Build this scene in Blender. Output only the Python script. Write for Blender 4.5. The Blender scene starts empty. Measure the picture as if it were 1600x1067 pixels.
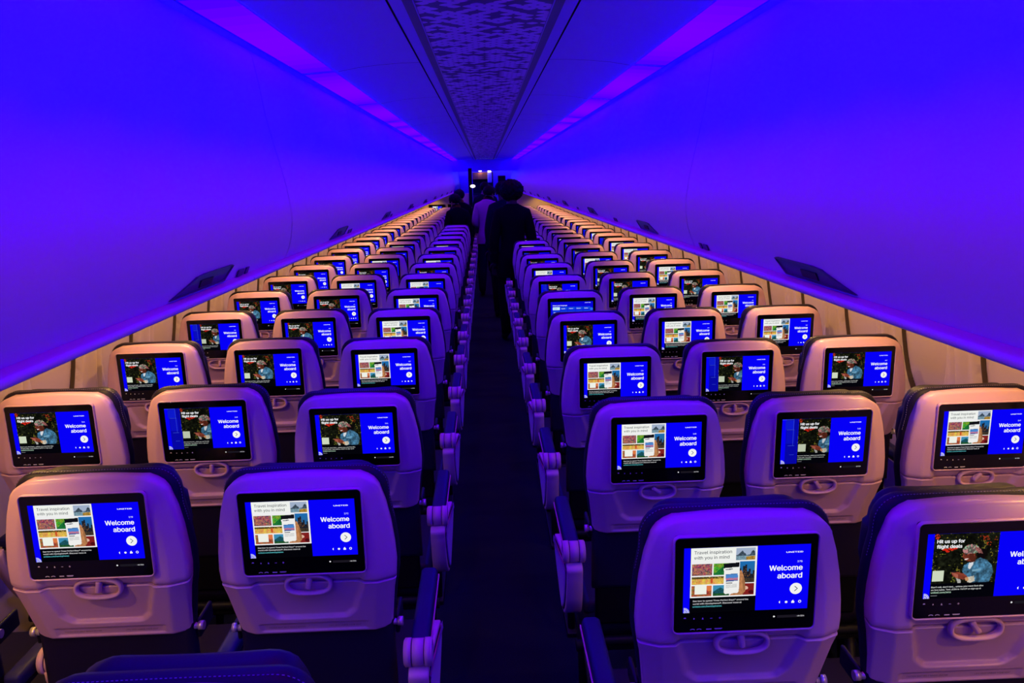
import bpy, math, random
import numpy as np
from mathutils import Vector, Matrix
random.seed(7)
RNG = np.random.default_rng(7)
SC = bpy.context.scene
COL = SC.collection
PI = math.pi

# ------------------------------------------------------------------ camera
CAM_Z = 1.74
F_PX = 1278.79
PITCH, YAW, ROLL = 0.1957, 0.0278, -0.0264
fw = Vector((math.sin(YAW)*math.cos(PITCH), math.cos(YAW)*math.cos(PITCH), -math.sin(PITCH)))
rt = Vector((math.cos(YAW), -math.sin(YAW), 0.0))
up = rt.cross(fw)
R2 = rt*math.cos(ROLL) + up*math.sin(ROLL)
U2 = -rt*math.sin(ROLL) + up*math.cos(ROLL)
cd = bpy.data.cameras.new('camera')
cam = bpy.data.objects.new('camera', cd); COL.objects.link(cam)
cd.sensor_fit = 'HORIZONTAL'; cd.sensor_width = 36.0; cd.lens = F_PX/1600*36.0
cd.clip_start = 0.02; cd.clip_end = 200
m = Matrix((R2, U2, -fw)).transposed().to_4x4(); m.translation = (0, 0, CAM_Z)
cam.matrix_world = m
SC.camera = cam

# ------------------------------------------------------------------ world, exposure
wd = bpy.data.worlds.new('world'); SC.world = wd; wd.use_nodes = True
wd.node_tree.nodes['Background'].inputs[0].default_value = (0, 0, 0, 1)
wd.node_tree.nodes['Background'].inputs[1].default_value = 0
SC.view_settings.view_transform = 'Standard'; SC.view_settings.look = 'None'
SC.view_settings.exposure = 0.0; SC.view_settings.gamma = 1.0
SC.view_settings.use_curve_mapping = False
SC.cycles.max_bounces = 8; SC.cycles.diffuse_bounces = 5
SC.cycles.sample_clamp_indirect = 4.0

# ------------------------------------------------------------------ cabin cross-section numbers
CX = 0.018                     # aisle centre
Y0, Y1 = -2.6, 26.0            # cabin length
def Zc(z): return CAM_Z + z    # heights given from eye level

# ------------------------------------------------------------------ rows of small spots: warm wash under the bins, added magenta fill
def spot_row(name, w, z, aim, color, watt, step, y0, y1, cone=150, blend=0.6, ytilt=0.0):
    for s in (-1, 1):
        ld = bpy.data.lights.new(name, 'SPOT')
        ld.color = color; ld.energy = watt; ld.spot_size = math.radians(cone); ld.spot_blend = blend
        ld.shadow_soft_size = 0.0
        d = Vector((s*aim[0], ytilt, aim[1])).normalized()
        q = d.to_track_quat('-Z', 'Y')
        n = int((y1-y0)/step)
        for i in range(n):
            o = bpy.data.objects.new(name, ld); COL.objects.link(o)
            o.location = (CX + s*w, y0+(i+.5)*step, Zc(z))
            o.rotation_mode = 'QUATERNION'; o.rotation_quaternion = q
# added magenta fill, no real lamp: reddens the aisle seats from the ceiling
spot_row('added_magenta_fill', 0.285, 0.548, (0.20, -1.0), (1.0, 0.0, 0.30), 2.6, 0.4, -2.4, 21.4, cone=92, blend=0.6)
# warm wash under the bins along the sidewall
spot_row('valance_led', 1.22, -0.325, (0.32, -1.0), (1.0, 0.56, 0.12), 7.4, 0.4, -0.6, 19.8, cone=164, blend=0.5)

# ------------------------------------------------------------------ materials
def S(r, g, b):
    f = lambda c: (c/255/12.92 if c/255 <= .04045 else ((c/255+.055)/1.055)**2.4)
    return (f(r), f(g), f(b))
def mat(name, col, rough=0.5, metal=0.0, bump=0.0, bscale=400, var=0.0, vscale=6, spec=0.5):
    mt = bpy.data.materials.new(name); mt.use_nodes = True
    nt = mt.node_tree; b = nt.nodes['Principled BSDF']
    b.inputs['Base Color'].default_value = (*col, 1); b.inputs['Roughness'].default_value = rough
    b.inputs['Metallic'].default_value = metal; b.inputs['Specular IOR Level'].default_value = spec
    tc = nt.nodes.new('ShaderNodeTexCoord')
    if bump:
        n = nt.nodes.new('ShaderNodeTexNoise'); n.inputs['Scale'].default_value = bscale
        nt.links.new(tc.outputs['Object'], n.inputs['Vector'])
        bp = nt.nodes.new('ShaderNodeBump'); bp.inputs['Strength'].default_value = bump; bp.inputs['Distance'].default_value = .002
        nt.links.new(n.outputs['Fac'], bp.inputs['Height']); nt.links.new(bp.outputs['Normal'], b.inputs['Normal'])
    if var:
        n = nt.nodes.new('ShaderNodeTexNoise'); n.inputs['Scale'].default_value = vscale; n.inputs['Detail'].default_value = 4
        nt.links.new(tc.outputs['Object'], n.inputs['Vector'])
        mx = nt.nodes.new('ShaderNodeMix'); mx.data_type = 'RGBA'
        mx.inputs[6].default_value = (*[c*(1-var) for c in col], 1); mx.inputs[7].default_value = (*[min(1, c*(1+var)) for c in col], 1)
        nt.links.new(n.outputs['Fac'], mx.inputs[0]); nt.links.new(mx.outputs[2], b.inputs['Base Color'])
    return mt
def emit(name, col, strength=1.0, sample=True):
    mt = bpy.data.materials.new(name); mt.use_nodes = True; nt = mt.node_tree
    nt.nodes.remove(nt.nodes['Principled BSDF'])
    e = nt.nodes.new('ShaderNodeEmission'); e.inputs[0].default_value = (*col, 1); e.inputs[1].default_value = strength
    nt.links.new(e.outputs[0], nt.nodes['Material Output'].inputs[0])
    if not sample: mt.cycles.emission_sampling = 'NONE'
    return mt
M = {}
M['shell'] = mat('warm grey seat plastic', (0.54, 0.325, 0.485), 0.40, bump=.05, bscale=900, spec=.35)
M['leather'] = mat('navy leather', (0.009, 0.006, 0.028), 0.5, bump=.12, bscale=260, spec=.18)
M['pad'] = mat('navy armrest pad', (0.010, 0.008, 0.075), 0.5, bump=.1, bscale=260, spec=.18)
M['gap_shadow'] = mat('painted gap shadow', (0.055, 0.032, 0.035), 0.7)  # groove shadow put into the colour of a brown strip
M['stitch'] = mat('pale stitching', (0.20, 0.16, 0.30), 0.6)
M['glass'] = mat('black screen glass', (0.0012, 0.0012, 0.0016), 0.12)
M['print'] = mat('pale key print', (0.75, 0.75, 0.8), 0.5)
M['metal'] = mat('satin aluminium', (0.62, 0.56, 0.54), 0.35, metal=0.6)
M['dark'] = mat('charcoal plastic', (0.006, 0.006, 0.012), 0.5, spec=.2)
M['pocket'] = mat('black pocket fabric', (0.0025, 0.0025, 0.006), 0.8, bump=.2, spec=.1)
M['ink'] = mat('dark ink', (0.16, 0.11, 0.11), 0.6)
M['card'] = mat('pale card print', (0.16, 0.15, 0.18), 0.6)
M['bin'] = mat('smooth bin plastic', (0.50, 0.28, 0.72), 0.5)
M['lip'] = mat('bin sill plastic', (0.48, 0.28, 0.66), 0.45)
M['recess'] = mat('navy tabs and pocket shadow', (0.02, 0.02, 0.10), 0.4)  # handle pocket's overhang shadow put into the colour; also colours tabs and row numbers
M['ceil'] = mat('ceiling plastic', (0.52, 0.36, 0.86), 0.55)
M['ceil_dark'] = mat('ceiling edge trim', (0.16, 0.16, 0.22), 0.5)
M['gap'] = mat('dark joint', (0.02, 0.02, 0.04), 0.8)
M['wall'] = mat('sidewall plastic', (0.38, 0.275, 0.36), 0.5, bump=.04, bscale=700)
M['tan'] = mat('tan bulkhead laminate', (0.55, 0.42, 0.30), 0.5)
M['brown'] = mat('brown galley laminate', (0.34, 0.11, 0.05), 0.45, var=.25, vscale=5)
M['curtain'] = mat('pale galley panel', (0.75, 0.68, 0.72), 0.6)

def carpet():
    mt = mat('navy carpet', (0.004, 0.0045, 0.016), 0.95, spec=.1); nt = mt.node_tree; b = nt.nodes['Principled BSDF']
    tc = nt.nodes.new('ShaderNodeTexCoord'); n = nt.nodes.new('ShaderNodeTexNoise'); n.inputs['Scale'].default_value = 330
    nt.links.new(tc.outputs['Object'], n.inputs['Vector'])
    r = nt.nodes.new('ShaderNodeValToRGB'); r.color_ramp.elements[0].position = .35; r.color_ramp.elements[1].position = .78
    r.color_ramp.elements[0].color = (.001, .002, .010, 1); r.color_ramp.elements[1].color = (.009, .012, .05, 1)
    nt.links.new(n.outputs['Fac'], r.inputs[0]); nt.links.new(r.outputs[0], b.inputs['Base Color'])
    return mt
M['carpet'] = carpet()

def pattern():
    # lens-shaped flecks in staggered rows printed over the centre ceiling panel
    mt = mat('patterned ceiling panel', (.5, .5, .6), 0.5); nt = mt.node_tree; b = nt.nodes['Principled BSDF']
    N, L = nt.nodes.new, nt.links.new
    tc = N('ShaderNodeTexCoord'); mp = N('ShaderNodeMapping'); mp.inputs['Scale'].default_value = (1/.050, 1/.058, 0)
    L(tc.outputs['Object'], mp.inputs['Vector'])
    def vm(op, a, bb=None):
        n = N('ShaderNodeVectorMath'); n.operation = op
        for i, v in enumerate((a, bb)):
            if v is None: continue
            if isinstance(v, tuple): n.inputs[i].default_value = v
            else: L(v, n.inputs[i])
        return n.outputs[0]
    def mm(op, a, bb=None, cc=None):
        n = N('ShaderNodeMath'); n.operation = op
        for i, v in enumerate((a, bb, cc)):
            if v is None: continue
            if isinstance(v, (int, float)): n.inputs[i].default_value = v
            else: L(v, n.inputs[i])
        return n.outputs[0]
    P = mp.outputs[0]; outs = []
    for off in (0.0, 0.5):
        q = vm('ADD', P, (off, off, 0))
        cell = vm('FLOOR', vm('ADD', q, (.5, .5, 0)))
        v = vm('ABSOLUTE', vm('SUBTRACT', q, cell))
        sx = N('ShaderNodeSeparateXYZ'); L(v, sx.inputs[0])
        dd = mm('ADD', mm('MULTIPLY', sx.outputs[0], 1.75), mm('POWER', mm('MULTIPLY', sx.outputs[1], 2.1), 1.7))
        wn = N('ShaderNodeTexWhiteNoise'); wn.noise_dimensions = '3D'
        L(vm('ADD', cell, (off*37, off*11, 3.0)), wn.inputs['Vector'])
        outs.append(mm('MULTIPLY', mm('LESS_THAN', dd, .78), mm('GREATER_THAN', wn.outputs['Value'], .33)))
    mask = mm('MAXIMUM', outs[0], outs[1])
    mx = N('ShaderNodeMix'); mx.data_type = 'RGBA'
    mx.inputs[6].default_value = (.13, .10, .20, 1); mx.inputs[7].default_value = (.85, .50, .95, 1)
    L(mask, mx.inputs[0]); L(mx.outputs[2], b.inputs['Base Color'])
    return mt
M['pattern'] = pattern()
def screenmat():
    mt = emit('lit screen picture', (1, 1, 1), 1.0, False); nt = mt.node_tree
    a = nt.nodes.new('ShaderNodeAttribute'); a.attribute_name = 'pic'
    nt.links.new(a.outputs['Color'], nt.nodes['Emission'].inputs[0])
    return mt
M['screen'] = screenmat()
M['strip'] = emit('violet light diffuser', (0.150/18.5, 0.0, 1.0), 18.5)
_a = M['strip'].node_tree.nodes.new('ShaderNodeAttribute'); _a.attribute_name = 'pic'
M['strip'].node_tree.links.new(_a.outputs['Color'], M['strip'].node_tree.nodes['Emission'].inputs[0])
M['lampwhite'] = emit('small white lamp', (1.0, 0.95, 0.85), 3.0)
M['galleylamp'] = emit('galley lamp', (1.0, 0.80, 0.65), 30)

# ------------------------------------------------------------------ mesh helpers
class MB:
    def __init__(s): s.v = []; s.f = []; s.m = []; s.sm = []; s.c = []
    def add(s, vs, fs, mi=0, smooth=False, cols=None):
        o = len(s.v); s.v += [tuple(map(float, p)) for p in vs]
        for k, f in enumerate(fs):
            s.f.append(tuple(i+o for i in f)); s.m.append(mi); s.sm.append(smooth)
            s.c.append(cols[k] if cols is not None and not isinstance(cols, tuple) else (cols if cols else (0, 0, 0)))
    def mesh(s, name, mats, pic=False):
        me = bpy.data.meshes.new(name); me.from_pydata(s.v, [], s.f)
        for mt in mats: me.materials.append(mt)
        me.polygons.foreach_set('material_index', s.m); me.polygons.foreach_set('use_smooth', s.sm)
        if pic:
            at = me.attributes.new('pic', 'FLOAT_COLOR', 'FACE')
            at.data.foreach_set('color', np.array([(*c, 1.0) for c in s.c], dtype=np.float32).ravel())
        me.update(); return me
def link(name, me, parent=None, loc=None):
    o = bpy.data.objects.new(name, me); COL.objects.link(o)
    if parent is not None: o.parent = parent
    if loc is not None: o.location = loc
    return o
def tag(o, label, cat, group=None, kind=None):
    if label: o['label'] = label
    if cat: o['category'] = cat
    if group: o['group'] = group
    if kind: o['kind'] = kind
    return o
def struct(name, me): o = link(name, me); o['kind'] = 'structure'; return o

def rr(hw, hh, r, n=5):
    p = []
    for cx, cy, a in ((hw-r, hh-r, 0), (-hw+r, hh-r, 90), (-hw+r, -hh+r, 180), (hw-r, -hh+r, 270)):
        for i in range(n+1):
            t = math.radians(a+90*i/n); p.append((cx+r*math.cos(t), cy+r*math.sin(t)))
    return np.array(p)
def inset(poly, d):
    n = len(poly); out = []
    for i in range(n):
        a, b, c = poly[i-1], poly[i], poly[(i+1) % n]
        e1 = b-a; e2 = c-b
        n1 = np.array([-e1[1], e1[0]])/(np.linalg.norm(e1)+1e-12); n2 = np.array([-e2[1], e2[0]])/(np.linalg.norm(e2)+1e-12)
        t = n1+n2; t = t/(np.linalg.norm(t)+1e-9)
        out.append(b+t*d/max(.5, float(t@n1)))
    return np.array(out)
def loft(mb, rings, mi=0, cap0=True, cap1=True, smooth=True):
    n = len(rings[0]); vs = [p for r in rings for p in r]; fs = []
    for k in range(len(rings)-1):
        for i in range(n):
            j = (i+1) % n; fs.append((k*n+i, k*n+j, (k+1)*n+j, (k+1)*n+i))
    mb.add(vs, fs, mi, smooth)
    o = len(mb.v)-len(vs)
    if cap0: mb.f.append(tuple(o+i for i in range(n))[::-1]); mb.m.append(mi); mb.sm.append(False); mb.c.append((0, 0, 0))
    if cap1: mb.f.append(tuple(o+(len(rings)-1)*n+i for i in range(n))); mb.m.append(mi); mb.sm.append(False); mb.c.append((0, 0, 0))
def slab(mb, poly, prof, place, mi=0, smooth=True):
    """poly: 2-D outline; prof: list of (inset, depth); place(u, v, d) -> point"""
    loft(mb, [[place(u, v, d) for u, v in (inset(poly, i) if i else poly)] for i, d in prof], mi, smooth=smooth)
XZ = lambda u, v, d: (u, d, v)      # outline facing the camera, depth along y
def rbox(mb, c, s, r, mi=0, axis='y', rot=None):
    """rounded box, centre c, full size s"""
    ax = {'x': (1, 2, 0), 'y': (0, 2, 1), 'z': (0, 1, 2)}[axis]
    hw, hh, hd = s[ax[0]]/2, s[ax[1]]/2, s[ax[2]]/2
    r = min(r, hw*.99, hh*.99, hd*.99)
    def pl(u, v, d):
        p = [0, 0, 0]; p[ax[0]] = u; p[ax[1]] = v; p[ax[2]] = d
        q = Vector(p)
        if rot is not None: q = rot @ q
        return (q[0]+c[0], q[1]+c[1], q[2]+c[2])
    k = r*.29
    slab(mb, rr(hw, hh, r, 4), [(r*.9, -hd), (k, -hd+k), (0, -hd+r), (0, hd-r), (k, hd-k), (r*.9, hd)], pl, mi)
def cyl(mb, p0, p1, r0, r1=None, n=12, mi=0, smooth=True, caps=True):
    r1 = r0 if r1 is None else r1
    a = Vector(p0); b = Vector(p1); d = (b-a).normalized()
    x = d.orthogonal().normalized(); y = d.cross(x)
    rg = lambda c, r: [tuple(c+x*r*math.cos(2*PI*i/n)+y*r*math.sin(2*PI*i/n)) for i in range(n)]
    loft(mb, [rg(a, r0), rg(b, r1)], mi, caps, caps, smooth)
def tube_loop(mb, pts, ra, rb, nrm, mi=0, n=8):
    """closed tube along pts; ra in plane, rb along nrm"""
    N = len(pts); P = [Vector(p) for p in pts]; nrm = Vector(nrm); vs = []; fs = []
    for i in range(N):
        t = (P[(i+1) % N]-P[i-1]).normalized(); s = t.cross(nrm)
        for k in range(n):
            a = 2*PI*k/n; vs.append(tuple(P[i]+s*ra*math.cos(a)+nrm*rb*math.sin(a)))
    for i in range(N):
        j = (i+1) % N
        for k in range(n):
            l = (k+1) % n; fs.append((i*n+k, i*n+l, j*n+l, j*n+k))
    mb.add(vs, fs, mi, True)
def extr(mb, prof, y0, y1, mi=0, smooth=True, ny=1, s=1):
    vs = []; fs = []; n = len(prof)
    for k in range(ny+1):
        y = y0+(y1-y0)*k/ny
        vs += [(CX+s*w, y, Zc(z)) for w, z in prof]
    for k in range(ny):
        for i in range(n-1):
            fs.append((k*n+i, k*n+i+1, (k+1)*n+i+1, (k+1)*n+i))
    mb.add(vs, fs, mi, smooth)

# ---- text, as flat polygons from the built-in font
_tc = {}
try:      # the grotesque that ships inside Blender; its built-in face otherwise
    import os
    FONT = bpy.data.fonts.load(os.path.join(bpy.utils.system_resource('DATAFILES'), 'fonts', 'Inter.woff2'))
except Exception:
    FONT = None
def text_polys(s):
    key = s
    if key in _tc: return _tc[key]
    cu = bpy.data.curves.new('lettering', 'FONT'); cu.body = s; cu.size = 1.0; cu.resolution_u = 4
    if FONT: cu.font = FONT
    o = bpy.data.objects.new('lettering', cu); COL.objects.link(o)
    dg = bpy.context.evaluated_depsgraph_get(); dg.update()
    me = bpy.data.meshes.new_from_object(o.evaluated_get(dg))
    vs = np.array([v.co[:2] for v in me.vertices]); fs = [tuple(p.vertices) for p in me.polygons]
    bpy.data.objects.remove(o); bpy.data.curves.remove(cu); bpy.data.meshes.remove(me)
    _tc[key] = (vs, fs); return vs, fs
def text_at(mb, s, place, x, y, width=None, height=None, align='l', bold=0.0, mi=0, col=None, d=0.0):
    """place(u, v, d); width or cap height in metres; (x, y) is the baseline's start/end/middle"""
    vs, fs = text_polys(s)
    if not len(vs): return
    lo = vs.min(0); hi = vs.max(0)
    k = width/(hi[0]-lo[0]) if width else height/0.70
    ky = (height/0.70) if height else k
    ox = {'l': lo[0], 'r': hi[0], 'c': (lo[0]+hi[0])/2}[align]
    sh = [(0, 0)] if not bold else ([(-bold, -bold*.5), (bold, bold*.5)] if len(s) > 24 else [(-bold, 0), (bold, 0), (0, -bold*.6), (0, bold*.6)])
    for i, (p, q) in enumerate(sh):
        mb.add([place(x+(a+p-ox)*k, y+(b+q)*ky, d+i*.00001) for a, b in vs], fs, mi, False, col)

BRK = [-2.53, -.88, .77, 2.42, 4.07, 5.72, 7.37, 8.10]+[8.10+1.65*k for k in range(1, 11)]+[Y1-.02]      # frame joints in ceiling and light panels
# ================================================================== SETTING
def setting():
    # floor
    mb = MB(); mb.add([(-1.75, Y0, 0), (1.79, Y0, 0), (1.79, Y1, 0), (-1.75, Y1, 0)], [(0, 1, 2, 3)])
    struct('floor', mb.mesh('floor', [M['carpet']]))
    # sidewalls: one bay per frame, each with a recessed window oval and a joint ridge
    F = 0.533; nb = int((Y1-Y0)/F)+1; per = 80
    zs = np.concatenate([np.linspace(0, .70, 4), np.linspace(.74, 1.40, 64), [1.5]])
    for s, nm in ((-1, 'wall_left'), (1, 'wall_right')):
        ys = Y0+np.arange(nb*per+1)/per*F
        yb = ((np.arange(nb*per+1) % per)/per-.5)*F
        YB, ZZ = np.meshgrid(yb, zs)
        base = 1.60 + .035*np.sin(np.clip((ZZ-.1)/1.1, 0, 1)*PI) - .10*np.clip((ZZ-1.15)/.35, 0, 1)**2
        e = (np.abs(YB)/.190)**3.0 + (np.abs(ZZ-1.235)/.400)**2.4
        rec = .040*sm((1.06-e)/.20) - .018*np.clip((.93-e)/.9, 0, 1)          # recessed oval, gently domed
        grv = .026*np.exp(-((e-.92)/.06)**2)                                              # shadow gap round the shade
        dj = np.abs(np.abs(YB)-.2665)
        W = base+rec+grv-.026*np.exp(-(dj/.048)**4)+.016*np.exp(-(dj/.011)**2)
        vs = [(CX+s*W[i, j], ys[j], zs[i]) for i in range(len(zs)) for j in range(len(ys))]
        n = len(ys); fs = [(i*n+j, i*n+j+1, (i+1)*n+j+1, (i+1)*n+j) for i in range(len(zs)-1) for j in range(n-1)]
        mb = MB(); mb.add(vs, fs, 0, True)
        struct(nm, mb.mesh(nm, [M['wall']]))
        # window surrounds: dark strips paint in the groove shadow round each shade and panel joint
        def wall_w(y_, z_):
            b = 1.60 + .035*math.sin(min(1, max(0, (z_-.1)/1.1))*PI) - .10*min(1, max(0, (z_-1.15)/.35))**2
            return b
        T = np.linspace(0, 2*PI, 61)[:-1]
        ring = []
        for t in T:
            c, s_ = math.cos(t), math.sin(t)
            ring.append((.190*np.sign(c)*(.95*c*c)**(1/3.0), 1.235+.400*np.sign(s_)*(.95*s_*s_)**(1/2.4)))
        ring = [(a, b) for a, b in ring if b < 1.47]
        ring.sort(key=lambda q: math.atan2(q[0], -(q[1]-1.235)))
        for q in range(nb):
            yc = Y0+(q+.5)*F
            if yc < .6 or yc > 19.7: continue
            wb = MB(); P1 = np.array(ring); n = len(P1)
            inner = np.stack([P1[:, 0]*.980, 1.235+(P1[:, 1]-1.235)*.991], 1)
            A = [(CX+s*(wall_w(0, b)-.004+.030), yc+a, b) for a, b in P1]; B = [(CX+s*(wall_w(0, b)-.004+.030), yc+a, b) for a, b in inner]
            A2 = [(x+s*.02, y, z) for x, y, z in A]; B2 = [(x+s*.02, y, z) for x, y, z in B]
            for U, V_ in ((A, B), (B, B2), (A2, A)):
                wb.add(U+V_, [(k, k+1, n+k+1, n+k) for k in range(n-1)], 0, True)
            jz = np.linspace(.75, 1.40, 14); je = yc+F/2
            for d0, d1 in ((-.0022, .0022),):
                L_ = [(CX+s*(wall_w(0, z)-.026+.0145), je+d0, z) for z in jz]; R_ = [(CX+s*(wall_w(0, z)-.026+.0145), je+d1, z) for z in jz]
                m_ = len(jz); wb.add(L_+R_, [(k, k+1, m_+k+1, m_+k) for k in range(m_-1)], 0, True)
            wn_ = 'window_%d' % (2*q+(1 if s > 0 else 0)); struct(wn_, wb.mesh(wn_, [M['gap_shadow']]))
    # ceiling: flat patterned centre, side panels, joints
    mb = MB(); mb.add([(-.222, Y0, 0), (.222, Y0, 0), (.222, Y1, 0), (-.222, Y1, 0)], [(0, 1, 2, 3)])
    o = struct('ceiling', mb.mesh('ceiling', [M['pattern']])); o.location = (CX, 0, Zc(.558))
    for s, nm in ((-1, 'trim_1'), (1, 'trim_2')):        # bands beside the patterned panel
        mb = MB(); extr(mb, [(.300, .552), (.258, .5535)], Y0, Y1, 0, s=s)
        extr(mb, [(.258, .5535), (.222, .556), (.2215, .5575)], Y0, Y1, 1, s=s)
        extr(mb, [(.3075, .556), (.3075, .575), (.2995, .575), (.2995, .552)], Y0, Y1, 2, False, s=s)
        extr(mb, [(.2225, .5572), (.2235, .5545), (.2265, .5545), (.2275, .557)], Y0, Y1, 3, s=s)
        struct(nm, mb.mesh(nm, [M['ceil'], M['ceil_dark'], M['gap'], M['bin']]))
    arc = [(.308, .5535), (.40, .552), (.50, .546), (.60, .536), (.70, .518)]
    seams = [Y0]+BRK[1:-1]+[Y1]
    for s, nm in ((-1, 'trim_3'), (1, 'trim_4')):        # side ceiling panels
        mb = MB()
        for a, b in zip(seams[:-1], seams[1:]):
            extr(mb, arc, a+.003, b-.003, 0, s=s)
            extr(mb, [(w, z+.004) for w, z in arc], b-.004, b+.004, 1, s=s)
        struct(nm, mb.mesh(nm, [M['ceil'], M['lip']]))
    # cove behind the bins' top edge (closes the cabin above the bins)
    for s, nm in ((-1, 'trim_5'), (1, 'trim_6')):
        mb = MB(); extr(mb, [(.702, .526), (.80, .56), (.95, .57), (.97, .44)], Y0, Y1, 0, s=s)
        struct(nm, mb.mesh(nm, [M['ceil']]))
    # return-air grille along the top of the bins
    # end walls
    mb = MB(); mb.add([(-1.75, Y0, 0), (1.79, Y0, 0), (1.79, Y0, 2.4), (-1.75, Y0, 2.4)], [(0, 1, 2, 3)])
    struct('wall_back', mb.mesh('wall_back', [M['bin']]))
    mb = MB(); mb.add([(-1.75, Y1, 0), (1.79, Y1, 0), (1.79, Y1, 2.4), (-1.75, Y1, 2.4)], [(0, 1, 2, 3)])
    struct('wall_front', mb.mesh('wall_front', [M['bin']]))
    # bulkheads that close the economy cabin, below the bins
    for s, nm, w0 in ((-1, 'partition_left', .36), (1, 'partition_right', .50)):
        mb = MB(); rbox(mb, (CX+s*(w0+1.62)/2, 20.0, .73), (1.62-w0, .05, 1.40), .02)
        struct(nm, mb.mesh(nm, [M['tan']]))

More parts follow.
